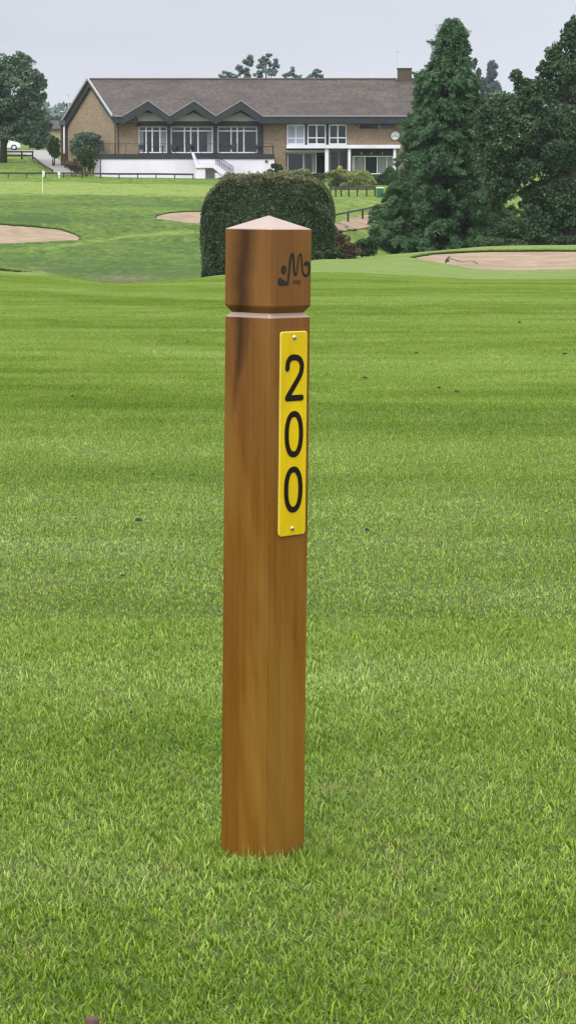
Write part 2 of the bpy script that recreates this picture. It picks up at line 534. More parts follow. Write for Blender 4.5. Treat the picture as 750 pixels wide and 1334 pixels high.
M_TIMB = mat('dark_timber', (.055, .045, .038), .8, var=.35, vscale=2)
M_TARM = mat('tarmac', (.24, .225, .22), .9, var=.15, vscale=.4, bump=.3, bscale=6)
M_DIRT = mat('dirt_path', (.24, .165, .11), .95, var=.25, vscale=.8, bump=.3, bscale=3)
M_BARK = mat('bark', (.055, .048, .040), .9, var=.35, vscale=4, vstretch=(3, 3, .6), bump=.5, bscale=8)
M_METAL = mat('steel', (.62, .61, .58), .28, 1)
M_BLACK = mat('black_paint', (.013, .008, .006), .6, spec=.12)
M_BURN = mat('burnt_brand', (.022, .024, .018), .8, spec=.2, var=.35, vscale=120)
M_YEL = mat('yellow_plastic', (.70, .49, .004), .45, spec=.15, var=.13, vscale=22, vstretch=(1, 1, .35), bump=.04, bscale=300)
M_YELE = mat('yellow_edge', (.80, .62, .10), .5)

# ------------------------------------------------------------------ terrain
COLS = {
 0:   [(22,None),(30,392),(40,363),(48,351),(52,349.5),(58,353),(70,366),(85,374),(100,372),(115,352),(130,332),(142,314.5),(148,303),(153,292),(165,276),(180,266),(200,254),(225,240),(236,232),(245,224),(260,213),(290,197),(400,182),(700,190)],
 75:  [(22,None),(30,392),(40,366),(46,359),(50,359),(58,366),(70,376),(85,378),(100,372),(115,353),(130,333),(142,315.5),(148,304),(153,294),(165,279),(180,267),(200,254),(225,240),(236,232),(245,225),(260,214),(290,199),(400,184),(700,190)],
 150: [(22,None),(30,393),(36,377),(41,370),(46,371),(55,380),(70,388),(85,384),(100,372),(110,363),(125,342),(150,309),(163,291),(171,278),(185,268),(200,257),(225,240),(236,233),(245,229),(260,222),(290,206),(400,186),(700,190)],
 290: [(22,None),(30,392),(40,367),(50,359.5),(56,359),(65,362),(85,370),(100,366),(112,356),(125,340),(150,309),(163,291),(171,278),(185,268),(200,257),(225,242),(236,234),(245,231),(260,226),(290,208),(400,186),(700,190)],
 430: [(22,None),(30,391),(40,364),(50,352),(60,344),(70,339),(77,337.5),(88,340),(100,342),(112,340),(125,334),(140,322),(152,307),(165,292),(172,286),(185,272),(200,261),(225,247),(236,237),(245,228),(260,224),(290,208),(400,186),(700,190)],
 535: [(22,None),(30,390),(40,367),(50,357),(60,351),(70,346),(80,339),(88,332),(94,329.5),(100,331),(115,336),(130,337),(150,338),(165,336),(185,288),(200,266),(225,249),(236,238),(245,228),(260,224),(290,208),(400,186),(700,190)],
 640: [(22,None),(30,390),(40,369),(50,363),(60,360),(70,357.5),(77,354),(84,343),(91,328.5),(97,322),(102,321),(115,328),(130,334),(150,334),(165,333),(185,298),(200,278),(225,255),(236,243),(245,234),(260,228),(290,210),(400,186),(700,190)],
 750: [(22,None),(30,390),(40,369),(50,362),(60,358),(70,355),(77,352),(84,341),(91,327),(97,320.5),(102,319),(115,327),(130,334),(150,334),(165,332),(185,298),(200,278),(225,255),(236,243),(245,234),(260,228),(290,210),(400,186),(700,190)],
}
YG = np.concatenate([np.arange(0, 60, .5), np.arange(60, 300, 1.0), np.arange(300, 1001, 10.0)])
def hermite(xs, ys, x):
    xs, ys = np.array(xs, float), np.array(ys, float)
    h = np.diff(xs); d = np.diff(ys) / h
    m = np.zeros(len(xs)); m[0], m[-1] = d[0], d[-1]
    for i in range(1, len(xs) - 1):
        if d[i - 1] * d[i] > 0:
            w1, w2 = 2 * h[i] + h[i - 1], h[i] + 2 * h[i - 1]
            m[i] = (w1 + w2) / (w1 / d[i - 1] + w2 / d[i])
    x = np.clip(x, xs[0], xs[-1])
    i = np.clip(np.searchsorted(xs, x, side='right') - 1, 0, len(xs) - 2)
    t = (x - xs[i]) / h[i]
    return ((2*t**3 - 3*t**2 + 1) * ys[i] + (t**3 - 2*t**2 + t) * h[i] * m[i] + (-2*t**3 + 3*t**2) * ys[i+1] + (t**3 - t**2) * h[i] * m[i+1])
PXK = sorted(COLS)
ZT = []
for k in PXK:
    xs, ys = [0, 18], [-.014, -.014]
    for Y, r in COLS[k]:
        xs.append(Y); ys.append(-.014 if r is None else at(k, r, Y).z)
    xs.append(1000); ys.append(ys[-1] * 1.0)
    ZT.append(hermite(xs, ys, YG))
ZT = np.array(ZT)
# fine px table
PXF = np.arange(0, 751, 10.0)
ZF = np.array([hermite(PXK, ZT[:, j], PXF) for j in range(len(YG))]).T      # (px, Y)
def ground_z(x, Y):
    x, Y = np.asarray(x, float), np.asarray(Y, float)
    Yc = np.clip(Y, 0, 999)
    px = np.clip(375 + F_PX * x / np.maximum(Yc, 3) * PXS, 0, 750)
    j = np.clip(np.searchsorted(YG, Yc, side='right') - 1, 0, len(YG) - 2)
    ty = (Yc - YG[j]) / (YG[j + 1] - YG[j])
    i = np.clip((px / 10).astype(int), 0, len(PXF) - 2); tx = px / 10 - i
    z = (ZF[i, j] * (1 - tx) + ZF[i + 1, j] * tx) * (1 - ty) + (ZF[i, j + 1] * (1 - tx) + ZF[i + 1, j + 1] * tx) * ty
    # natural unevenness of the ground
    a = sstep(20, 40, Y)
    b = sstep(105, 130, Y) * (1 - sstep(228, 240, Y))
    z = z + a * .03 * (vnoise(x / 3, Y / 3, 3) - .5) + b * (.38 * (vnoise(x / 5, Y / 5, 5) - .5) + .12 * (vnoise(x / 1.5, Y / 1.5, 6) - .5))
    return z
PXS = math.cos(PITCH) + math.sin(PITCH) * (IMG_H / 2 - 300) / F_PX          # x/Y -> pixel column near the horizon rows
def gz(x, Y): return float(ground_z(np.array([x]), np.array([Y]))[0])
def gpt(px, Y):
    x = (px - 375) / F_PX / PXS * Y
    return Vector((x, Y, gz(x, Y)))

# bunkers: centre px, half width px, near Y, far Y
BUNK = [dict(px=694, hw=165, y0=76.5, y1=93.2, label='large sand bunker cut into the mound on the right with a rake lying in it'),
        dict(px=8, hw=98, y0=142, y1=153, label='pale sand bunker on the far left slope below the flag'),
        dict(px=262, hw=58, y0=163.5, y1=171.5, label='small sand bunker half hidden behind the big clipped hedge'),
        dict(px=-78, hw=136, y0=42.8, y1=50.5, label='sliver of a sand bunker at the left edge of the near fairway', dish=.02, lf=.025, lb=.03)]
for b in BUNK:
    b['cy'] = (b['y0'] + b['y1']) / 2; b['ry'] = (b['y1'] - b['y0']) / 2
    b['cx'] = (b['px'] - 375) / F_PX * b['cy']; b['rx'] = b['hw'] / F_PX * b['cy']
def bunk_r(b, x, Y):
    u, v = (x - b['cx']) / b['rx'], (Y - b['cy']) / b['ry']
    th = np.arctan2(v, u)
    e = 2.5
    r = (np.abs(u) ** e + np.abs(v) ** e) ** (1 / e)
    return r / (1 + .05 * np.sin(3 * th + b['px']) + .03 * np.sin(5 * th + 1.3 * b['px'])), th

A = np.concatenate([np.linspace(-1.5, -.19, 60, endpoint=False), np.linspace(-.19, .19, 300), np.linspace(.19, 1.5, 61)[1:]])
ratio = 1.0065
ys = [-4.0, -2, 0, 1.0, 2.0]
y = 3.0
while y < 330: ys.append(y); y *= ratio
while y < 3500: ys.append(y); y *= 1.06
Yr = np.array(ys)
X = A[None, :] * (Yr[:, None] + 6.0)
# keep the fan dense where the camera looks
YY = np.repeat(Yr[:, None], len(A), 1)
Z = ground_z(X, YY)
V = np.stack([X, YY, Z], -1).reshape(-1, 3)
nx, ny = len(A), len(Yr)
I = np.arange(nx * ny).reshape(ny, nx)
F = np.stack([I[:-1, :-1], I[:-1, 1:], I[1:, 1:], I[1:, :-1]], -1).reshape(-1, 4)
keep = np.ones(len(F), bool)
for b in BUNK:
    r, _ = bunk_r(b, V[:, 0], V[:, 1])
    keep &= ~(r[F] < 1.03).any(1)
F = F[keep]
def zone_attrs(x, Y, z):
    """mown fairway / rough / green, with painted bank shading, from where the ground lies (photo column and row of that spot)"""
    Ys = np.maximum(Y, 3)
    px = 375 + F_PX * x / Ys * PXS
    row = HORIZON - (z - CAM_Z) / Ys * F_PX
    wob = (vnoise(x / 2.5, Y / 2.5, 9) - .5)
    crest = np.interp(px, [0, 75, 150, 290, 430, 535, 640, 750], [51, 50, 44, 58, 80, 96, 104, 104])
    rough = sstep(-.6, .6, Y - crest - wob * 1.2)
    tone = np.full(x.shape, .34)
    def blob(cx, cy, rx, ry, amt, p=2):
        nonlocal tone
        d = (np.abs((px - cx) / rx) ** p + np.abs((row - cy) / ry) ** p)
        tone = tone + amt * np.exp(-d)
    green = (1 - sstep(300, 420, px)) * sstep(196, 204, Y + wob * 3) * (1 - sstep(225, 227.5, Y + wob))
    tone = tone + .42 * green
    tone = tone + .16 * (1 - sstep(300, 420, px)) * sstep(226.5, 228, Y)
    blob(180, 272, 90, 5, .18); blob(45, 286, 60, 5, -.32); blob(240, 269, 55, 3.5, -.22); blob(150, 268, 60, 4, -.06)  # strong dark blobs paint mound shading onto the banks
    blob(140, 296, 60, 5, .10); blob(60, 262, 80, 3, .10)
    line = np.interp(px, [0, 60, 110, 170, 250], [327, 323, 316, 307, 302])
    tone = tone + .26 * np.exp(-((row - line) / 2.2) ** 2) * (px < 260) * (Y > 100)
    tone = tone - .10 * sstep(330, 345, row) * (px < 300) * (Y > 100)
    # right-hand slope, shorter grass
    rs = sstep(380, 450, px) * (Y > 120)
    tone = tone + rs * .20
    blob(470, 275, 60, 3, -.12)
    fr = sstep(500, 540, px) * (Y > 90) * (Y < 125)
    tone = tone + fr * .2
    bare = np.exp(-(((px - 165) / 45) ** 2 + ((row - 362) / 5) ** 2)) * (Y > 95) + .8 * np.exp(-(((px - 55) / 20) ** 2 + ((row - 349) / 3) ** 2)) * (Y > 95)
    tone = np.clip(tone, 0, 1) * (Y < 330) + .3 * (Y >= 330)
    return dict(rough=rough, tone=tone, bare=np.clip(bare, 0, 1))
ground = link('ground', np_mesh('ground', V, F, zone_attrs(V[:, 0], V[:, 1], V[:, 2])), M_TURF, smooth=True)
tag(ground, 'mown golf fairway rolling away to rough slopes', kind='structure')

for b in BUNK:
    nth = 220
    th = np.linspace(0, 2 * math.pi, nth, endpoint=False)
    # radius factor along theta so that bunk_r == 1
    lo = np.full(nth, .2); hi = np.full(nth, 3.0)
    for _ in range(40):
        mid = (lo + hi) / 2
        r, _t = bunk_r(b, b['cx'] + b['rx'] * np.cos(th) * mid, b['cy'] + b['ry'] * np.sin(th) * mid)
        lo = np.where(r < 1, mid, lo); hi = np.where(r < 1, hi, mid)
    R1 = (lo + hi) / 2
    jit = 1 + .012 * (RNG.random(nth) - .5) * 2 + .02 * (vnoise(th * 9, th * 0, 4) - .5)
    R1 = R1 * jit
    back = np.clip(np.sin(th), 0, 1)
    lipd = b.get('lf', .05) + b.get('lb', .02) * back                                     # lip stands highest at the back
    rings, mi = [], []
    def pt(fr, dz, relz=True):
        x = b['cx'] + b['rx'] * np.cos(th) * R1 * fr; Y = b['cy'] + b['ry'] * np.sin(th) * R1 * fr
        return np.stack([x, Y, ground_z(x, Y) + dz], -1)
    for fr in np.linspace(.02, .93, 26):
        d = -(lipd * np.clip(fr, 0, 1) ** 2 + b.get('dish', .12) * (1 - fr ** 2))
        p = pt(fr, d)
        p[:, 2] += (.01 if 'dish' in b else .06) * (vnoise(p[:, 0] * 1.3, p[:, 1] * 1.3, 8) - .5)
        rings.append(p)
    rings.append(pt(.965, -lipd * 1.0))
    rings.append(pt(.972, -lipd * .5 ))
    rings.append(pt(.965, -.03))                                # turf overhangs a little
    rings.append(pt(.985, .030 + .02 * RNG.random(nth)))
    rings.append(pt(1.02, .022)); rings.append(pt(1.10, .016)); rings.append(pt(1.2, .006)); rings.append(pt(1.26, -.05))
    P = np.concatenate(rings); nr = len(rings)
    II = np.arange(nr * nth).reshape(nr, nth)
    FF = np.stack([II[:-1], np.roll(II[:-1], -1, 1), np.roll(II[1:], -1, 1), II[1:]], -1)
    midx = np.repeat((np.arange(nr - 1) >= 26).astype(np.int32)[:, None], nth, 1).ravel()
    at_ = zone_attrs(P[:, 0], P[:, 1], P[:, 2])
    lipmask = np.zeros(len(P)); lipmask[26 * nth:29 * nth] = 1
    at_['rough'] = np.maximum(at_['rough'], lipmask); at_['tone'] = np.where(lipmask > 0, 0.0, at_['tone']); at_['bare'] = np.where(lipmask > 0, .3, at_['bare'])
    me = np_mesh('sand_bunker', P, FF.reshape(-1, 4), at_)
    o = link('sand', me, [M_SAND, M_TURF], smooth=True)
    me.polygons.foreach_set('material_index', midx)
    tag(o, b['label'], kind='structure')

# ------------------------------------------------------------------ grass (stuff): tiles of real blades, scattered by one node tree
tiles = bpy.data.collections.new('grass_tiles')
def make_tile(size, n, hmin, hmax, wid, segs, lean, over=0.0, clump=None):
    x = RNG.uniform(-size / 2 - over, size / 2 + over, n); y = RNG.uniform(-size / 2 - over, size / 2 + over, n)
    if clump:
        nc = int(n / clump)
        cx = RNG.uniform(-size / 2 - over, size / 2 + over, nc); cy = RNG.uniform(-size / 2 - over, size / 2 + over, nc)
        k = RNG.integers(0, nc, n)
        x = cx[k] + RNG.normal(0, .006, n); y = cy[k] + RNG.normal(0, .006, n)
    L = RNG.uniform(hmin, hmax, n) * (0.75 + .5 * RNG.random(n))
    az = RNG.uniform(0, 2 * math.pi, n)
    # shared lay direction plus scatter
    ln = np.abs(RNG.normal(lean, .38, n))
    curl = RNG.uniform(.2, 1.3, n)
    tw = az + math.pi / 2 + RNG.normal(0, .5, n)
    W = wid * RNG.uniform(.6, 1.35, n)
    rows_v = []; hg = []
    px_, py_, pz_ = x.copy(), y.copy(), np.full(n, -.004)
    ang = ln.copy()
    for s in range(segs + 1):
        f = s / segs
        wd = W * (1 - f ** 1.6) * .5 + .00008
        dx, dy = np.cos(tw) * wd, np.sin(tw) * wd
        if s == segs:
            rows_v.append(np.stack([px_, py_, pz_], -1)[:, None, :]); hg.append(np.full((n, 1), 1.0))
        else:
            rows_v.append(np.stack([np.stack([px_ - dx, py_ - dy, pz_], -1), np.stack([px_ + dx, py_ + dy, pz_], -1)], 1)); hg.append(np.full((n, 2), f))
        st = L / segs
        px_ = px_ + np.cos(az) * np.sin(ang) * st; py_ = py_ + np.sin(az) * np.sin(ang) * st; pz_ = pz_ + np.cos(ang) * st
        ang = np.minimum(ang + curl / segs, 2.0)
    Vt = np.concatenate(rows_v, 1); nv = Vt.shape[1]
    H = np.concatenate(hg, 1).ravel()
    base = (np.arange(n) * nv)[:, None]
    tri = []
    for s in range(segs - 1):
        a = 2 * s
        tri += [[a, a + 1, a + 3], [a, a + 3, a + 2]]
    a = 2 * (segs - 1); tri += [[a, a + 1, a + 2]]
    Fc = (base[:, :, None] + np.array(tri)[None]).reshape(-1, 3)
    var = np.repeat(RNG.random(n), nv)
    me = np_mesh('grass_tile', Vt.reshape(-1, 3), Fc, dict(var=var, hgt=H))
    me.materials.append(M_BLADE)
    o = bpy.data.objects.new('grass_tile_%02d' % len(tiles.objects), me)
    tiles.objects.link(o)
for k in range(4): make_tile(.30, 7600, .011, .024, .0031, 4, .55, clump=5)             # 0-3 near
for k in range(3): make_tile(.60, 17000, .009, .020, .0036, 3, .6, clump=5)             # 4-6 middle
for k in range(5): make_tile(.4, 2000, .008, .016, .0050, 2, .6)             # 7-9 far
for k in range(2): make_tile(.10, 300, .018, .038, .0031, 4, .4, clump=4)              # 10-11 unmown ring round the post
P, T, RO, SCL = [], [], [], []
def scatter(y0, y1, size, lo, hi, margin, step=1.0):
    Y = y0 + size / 2
    while Y < y1:
        half = .115 * (Y + size) + margin
        n = int(math.ceil(half / size))
        for i in range(-n, n + 1):
            x = i * size
            P.append((x, Y, gz(x, Y) - .002)); T.append(random.randint(lo, hi)); RO.append((math.atan((gz(x, Y + size / 2) - gz(x, Y - size / 2)) / size), -math.atan((gz(x + size / 2, Y) - gz(x - size / 2, Y)) / size), 0.0)); SCL.append(1.0)
        Y += size
scatter(3.3, 6.9, .30, 0, 3, .9)
scatter(6.45, 15.3, .60, 4, 6, 1.2)
n_far = 0
while n_far < 13000:                                        # farther down the fairway: overlapping turf patches strewn at random
    Y = 14.3 + 31.8 * random.random() ** 1.15; half = .115 * Y + 1.4
    x = random.uniform(-half, half)
    if random.random() > half / 6.8: continue
    if bunk_r(BUNK[3], np.array([x]), np.array([Y]))[0][0] < 1.12: continue
    nv = Vector((-(gz(x + .2, Y) - gz(x - .2, Y)) / .4, -(gz(x, Y + .2) - gz(x, Y - .2)) / .4, 1)).normalized()
    e_ = (nv.to_track_quat('Z', 'Y').to_matrix() @ Matrix.Rotation(random.uniform(0, 6.28), 3, 'Z')).to_euler()
    P.append((x, Y, gz(x, Y) - .001)); T.append(random.randint(7, 11)); RO.append(tuple(e_)); SCL.append(random.uniform(.8, 1.15)); n_far += 1
POST = Vector((0, 0, 0))
POST.x = at(342, 1118, 4.36).x; POST.y = 4.36
for k in range(34):
    a = random.uniform(0, 2 * math.pi); r = .07 + abs(random.gauss(0, .045))
    P.append((POST.x + r * math.cos(a), POST.y + r * math.sin(a), -.018)); T.append(random.randint(12, 13)); RO.append((0.0, 0.0, random.uniform(0, 6.28))); SCL.append(random.uniform(.7, 1.15))
me = bpy.data.meshes.new('grass'); me.from_pydata(P, [], [])
for nm, ty, d in (('tile', 'INT', T), ('scl', 'FLOAT', SCL)):
    a = me.attributes.new(nm, ty, 'POINT'); a.data.foreach_set('value', d)
a = me.attributes.new('rot', 'FLOAT_VECTOR', 'POINT'); a.data.foreach_set('vector', np.array(RO, np.float32).ravel())
grass = link('grass', me, M_BLADE)
tag(grass, 'short green fairway grass', 'grass', kind='stuff')
ng = bpy.data.node_groups.new('scatter_grass', 'GeometryNodeTree')
ng.interface.new_socket('Geometry', in_out='INPUT', socket_type='NodeSocketGeometry')
ng.interface.new_socket('Geometry', in_out='OUTPUT', socket_type='NodeSocketGeometry')
gi, go = N(ng, 'NodeGroupInput'), N(ng, 'NodeGroupOutput')
iop = N(ng, 'GeometryNodeInstanceOnPoints'); ci = N(ng, 'GeometryNodeCollectionInfo')
ci.inputs['Collection'].default_value = tiles
ci.inputs['Separate Children'].default_value = True; ci.inputs['Reset Children'].default_value = True
def nattr(nm, ty):
    n = N(ng, 'GeometryNodeInputNamedAttribute', data_type=ty); n.inputs['Name'].default_value = nm
    return n.outputs['Attribute']
ng.links.new(gi.outputs[0], iop.inputs['Points']); ng.links.new(ci.outputs[0], iop.inputs['Instance'])
iop.inputs['Pick Instance'].default_value = True
ng.links.new(nattr('tile', 'INT'), iop.inputs['Instance Index'])
ng.links.new(nattr('rot', 'FLOAT_VECTOR'), iop.inputs['Rotation']); ng.links.new(nattr('scl', 'FLOAT'), iop.inputs['Scale'])
ng.links.new(iop.outputs[0], go.inputs[0])
gm = grass.modifiers.new('scatter', 'NODES'); gm.node_group = ng

# ------------------------------------------------------------------ marker post
def ribbon(pts, wd, th, y0=0.0, closed=False):
    """flat stroke with round ends in the x-z plane, thickness th towards -y; returns verts, faces"""
    pts = [Vector((p[0], p[1])) for p in pts]
    n = len(pts)
    wd = wd if isinstance(wd, (list, tuple)) else [wd] * n
    L, R = [], []
    for i, p in enumerate(pts):
        a = pts[(i - 1) % n] if (closed or i > 0) else p
        b = pts[(i + 1) % n] if (closed or i < n - 1) else p
        d = (b - a).normalized(); nn = Vector((-d.y, d.x))
        L.append(p + nn * wd[i] / 2); R.append(p - nn * wd[i] / 2)
    V, Fc = [], []
    if closed:
        for s in (0, 1):
            for q in L + R: V.append((q.x, y0 - th * s, q.y))
        m = 2 * n
        for i in range(n):
            j = (i + 1) % n
            Fc += [(m + i, m + j, m + n + j, m + n + i), (i, j, m + j, m + i), (n + i, n + j, m + n + j, m + n + i)]
        return V, Fc
    def cap(c, r, a0):
        return [c + Vector((math.cos(a0 + math.pi * k / 7), math.sin(a0 + math.pi * k / 7))) * r for k in range(1, 7)]
    d1 = (pts[-1] - pts[-2]); a1 = math.atan2(d1.y, d1.x) - math.pi / 2
    d0 = (pts[0] - pts[1]); a0 = math.atan2(d0.y, d0.x) - math.pi / 2
    c1 = cap(pts[-1], wd[-1] / 2, a1); c0 = cap(pts[0], wd[0] / 2, a0)
    front = {}
    quads = [(i, i + 1, n + i + 1, n + i) for i in range(n - 1)]
    base = L + R + c1 + c0
    m = len(base)
    for s in (0, 1):
        for q in base: V.append((q.x, y0 - th * s, q.y))
    for q in quads: Fc.append(tuple(m + i for i in q))
    e1 = [2 * n - 1] + [2 * n + k for k in range(6)] + [n - 1]
    e0 = [0] + [2 * n + 6 + k for k in range(6)] + [n]
    Fc += [tuple(m + i for i in e1), tuple(m + i for i in e0)]
    loop = list(range(n - 1, -1, -1)) + e0[1:] + list(range(n + 1, 2 * n)) + e1[1:-1]
    for i in range(len(loop)):
        a, b = loop[i], loop[(i + 1) % len(loop)]
        Fc.append((a, b, m + b, m + a))
    return V, Fc

def smooth_path(pts, k=6):
    """Catmull-Rom"""
    out = []
    P_ = [pts[0]] + list(pts) + [pts[-1]]
    for i in range(1, len(P_) - 2):
        p0, p1, p2, p3 = [np.array(q, float) for q in P_[i - 1:i + 3]]
        for j in range(k):
            t = j / k
            out.append(tuple(.5 * ((2 * p1) + (-p0 + p2) * t + (2 * p0 - 5 * p1 + 4 * p2 - p3) * t ** 2 + (-p0 + 3 * p1 - 3 * p2 + p3) * t ** 3)))
    out.append(tuple(pts[-1]))
    return out

post = empty('marker_post', (POST.x, POST.y, 0), (0, math.radians(.6), 0))
tag(post, 'square brown wooden marker post with a pointed cap and yellow 200 plate', 'marker post')
SIDE = .1015
ROT = math.radians(48)          # corner turned to the camera
ZTOP, ZRIM, ZG0, ZG1 = 1.0715, 1.0500, .9150, .9052
body_root = ROT
def square_stack(levels, name, cap_apex=None, bev=.0035):
    """levels: (half size, z) square rings, rounded corners, turned by ROT"""
    mb = MB(); rings = []
    for h, z, r in levels:
        ring = []
        for q in range(4):
            a0 = q * math.pi / 2
            for k in range(4):
                a = a0 + (math.pi / 2) * k / 3
                cx = (h - r) * (1 if q in (0, 3) else -1); cy = (h - r) * (1 if q in (0, 1) else -1)
                x, y = cx + r * math.cos(a), cy + r * math.sin(a)
                ring.append((x * math.cos(ROT) - y * math.sin(ROT), x * math.sin(ROT) + y * math.cos(ROT), z))
        rings.append(ring)
    n = 16
    V = [p for r in rings for p in r]; Fc = []
    for i in range(len(rings) - 1):
        for k in range(n):
            Fc.append((i * n + k, i * n + (k + 1) % n, (i + 1) * n + (k + 1) % n, (i + 1) * n + k))
    if cap_apex:
        V.append((0, 0, cap_apex)); a = len(V) - 1
        for k in range(n): Fc.append(((len(rings) - 1) * n + k, (len(rings) - 1) * n + (k + 1) % n, a))
    mb.poly(V, Fc)
    return mb.build(name, M_WOOD, post)
H = SIDE / 2
square_stack([(H, -.25, .003), (H, .05, .003), (H, .3, .003), (H, .6, .003), (H, ZG1 - .0015, .003), (H - .0015, ZG1, .003), (H - .0085, ZG1 + .0065, .002), (H - .0085, ZG1 + .011, .002)], 'shaft')
square_stack([(H - .009, ZG0 - .008, .002), (H - .0085, ZG0 - .004, .002), (H - .0008, ZG0 + .006, .003), (H + .0005, ZG0 + .009, .003), (H + .0005, .99, .003), (H + .0005, ZRIM - .0015, .003), (H - .001, ZRIM, .003)], 'cap', cap_apex=ZTOP)
# right-hand face frame: local x to the right along the face, z up, -y out of the face
face = Matrix.Rotation(ROT, 4, 'Z') @ Matrix.Translation((0, 0, 0))
# the square's faces in its own frame: camera (-Y) sees faces whose outward normals are rotated -X and -Y axes
def face_mat(off):
    # face with outward normal n = Rz(ROT) * (0,-1,0): points right of the camera direction
    nrm = Vector((math.sin(ROT), -math.cos(ROT), 0)); along = Vector((math.cos(ROT), math.sin(ROT), 0))
    m = Matrix.Identity(4)
    m.col[0][:3] = along; m.col[1][:3] = -nrm; m.col[2][:3] = (0, 0, 1)
    m.translation = nrm * (H + off)
    return m
FM = face_mat(.0)
def on_face(name, V, Fc, mats, off, mi=None, parent=post, smooth=False):
    m = face_mat(off)
    me = bpy.data.meshes.new(name)
    me.from_pydata([tuple(m @ Vector(v)) for v in V], [], Fc)
    bm = bmesh.new(); bm.from_mesh(me); bmesh.ops.recalc_face_normals(bm, faces=bm.faces[:]); bm.to_mesh(me); bm.free()
    if mi: me.polygons.foreach_set('material_index', mi)
    o = link(name, me, mats, parent)
    return o
def rrect(x0, x1, z0, z1, r, n=6):
    out = []
    for cx, cz, a0 in ((x1 - r, z1 - r, 0), (x0 + r, z1 - r, 90), (x0 + r, z0 + r, 180), (x1 - r, z0 + r, 270)):
        for k in range(n + 1):
            a = math.radians(a0 + 90 * k / n); out.append((cx + r * math.cos(a), cz + r * math.sin(a)))
    return out
PX0, PX1 = -.0265, .0400
PZ0, PZ1 = .5406, .8813
def plate():
    V, Fc, mi = [], [], []
    rs = [(rrect(PX0, PX1, PZ0, PZ1, .006), 0), (rrect(PX0, PX1, PZ0, PZ1, .006), -.0020), (rrect(PX0 + .0012, PX1 - .0012, PZ0 + .0012, PZ1 - .0012, .005), -.0028)]
    n = len(rs[0][0])
    for r, y in rs: V += [(p[0], y, p[1]) for p in r]
    for i in range(2):
        for k in range(n): Fc.append((i * n + k, i * n + (k + 1) % n, (i + 1) * n + (k + 1) % n, (i + 1) * n + k)); mi.append(1)
    Fc.append(tuple(2 * n + k for k in range(n))); mi.append(0)
    return on_face('number_plate', V, Fc, [M_YEL, M_YELE], .0005, mi)
pl = plate()
# digits, heights follow the photo
def digit0(cx, cz, wx, hz, st):
    pts = []
    for k in range(56):
        a = 2 * math.pi * k / 56
        c, s = math.cos(a), math.sin(a)
        pts.append((cx + (wx - st) / 2 * math.copysign(abs(c) ** .88, c), cz + (hz - st) / 2 * math.copysign(abs(s) ** .88, s)))
    return ribbon(pts, st, .0005, 0, True)
def digit2(cx, cz, wx, hz, st):
    x0, x1, z0, z1 = cx - (wx - st) / 2, cx + (wx - st) / 2, cz - (hz - st) / 2, cz + (hz - st) / 2
    w_, h_ = x1 - x0, z1 - z0
    p = [(x0, z1 - .27 * h_), (x0 + .04 * w_, z1 - .12 * h_), (x0 + .22 * w_, z1 - .02 * h_), (x0 + .5 * w_, z1), (x0 + .80 * w_, z1 - .04 * h_),
         (x1 - .02 * w_, z1 - .15 * h_), (x1, z1 - .28 * h_), (x1 - .12 * w_, z1 - .45 * h_), (x0 + .45 * w_, z0 + .28 * h_), (x0 + .06 * w_, z0 + .05 * h_)]
    a = smooth_path(p, 6)
    V, Fc = ribbon(a, st, .0005)
    V2, F2 = ribbon([(x0, z0), (x0 + .5 * w_, z0), (x1, z0)], st, .0007)
    n = len(V)
    return V + V2, Fc + [tuple(i + n for i in f) for f in F2]
cxp = (PX0 + PX1) / 2 + .001
for i, cz in enumerate((.8046, .7104, .6177)):
    V, Fc = (digit2 if i == 0 else digit0)(cxp, cz, .0455, .0775, .0100)
    m = face_mat(.0036)
    o = on_face('digit', V, Fc, M_BLACK, .0036, parent=pl)
    o['label'] = 'black digit two' if i == 0 else 'black digit zero'
for z in (PZ1 - .0101, PZ0 + .0116):
    V, Fc = [], []
    n = 20
    for r, y in ((.0042, 0), (.0042, -.0006), (.0034, -.0018), (.0016, -.0024)):
        V += [(cxp - .001 + r * math.cos(2 * math.pi * k / n), y, z + r * math.sin(2 * math.pi * k / n)) for k in range(n)]
    for i in range(3):
        for k in range(n): Fc.append((i * n + k, i * n + (k + 1) % n, (i + 1) * n + (k + 1) % n, (i + 1) * n + k))
    Fc.append(tuple(3 * n + k for k in range(n)))
    sc = on_face('screw', V, Fc, M_METAL, .0034, parent=pl)
# emblem branded in the cap: zoom-picture coordinates -> face coordinates
def ef(zx, zy):
    px, py = 355 + zx / 13.39, 322 + zy / 13.39
    fx = (px - 350.8) / (407.2 - 350.8) * SIDE - H
    return fx, 1.0495 - (py - 298.5) / 798.6
V, Fc = [], []
def add(vf):
    n = len(V); V.extend(vf[0]); Fc.extend([tuple(i + n for i in f) for f in vf[1]])
mp_ = [(262, 650), (268, 560), (285, 400), (300, 240), (315, 160), (338, 122), (358, 165), (368, 300), (380, 430), (405, 498), (427, 430), (445, 260), (460, 160), (486, 122), (507, 165), (516, 300), (528, 420), (570, 500), (622, 492), (652, 420), (650, 335), (615, 285), (575, 300)]
pth = smooth_path([ef(*p) for p in mp_], 6)
n_ = len(pth)
wds = [.0038 + .0008 * math.sin(i / n_ * 9) + (.0022 if i > n_ - 12 else 0) for i in range(n_)]
add(ribbon(pth, wds, .0004))
def disc(pts, th=.0004):
    n = len(pts)
    return [(p[0], 0, p[1]) for p in pts] + [(p[0], -th, p[1]) for p in pts], [tuple(n + k for k in range(n))] + [(k, (k + 1) % n, n + (k + 1) % n, n + k) for k in range(n)]
add(disc([ef(183 + 46 * math.cos(a), 398 + 78 * math.sin(a)) for a in np.linspace(0, 2 * math.pi, 25)[:-1]]))
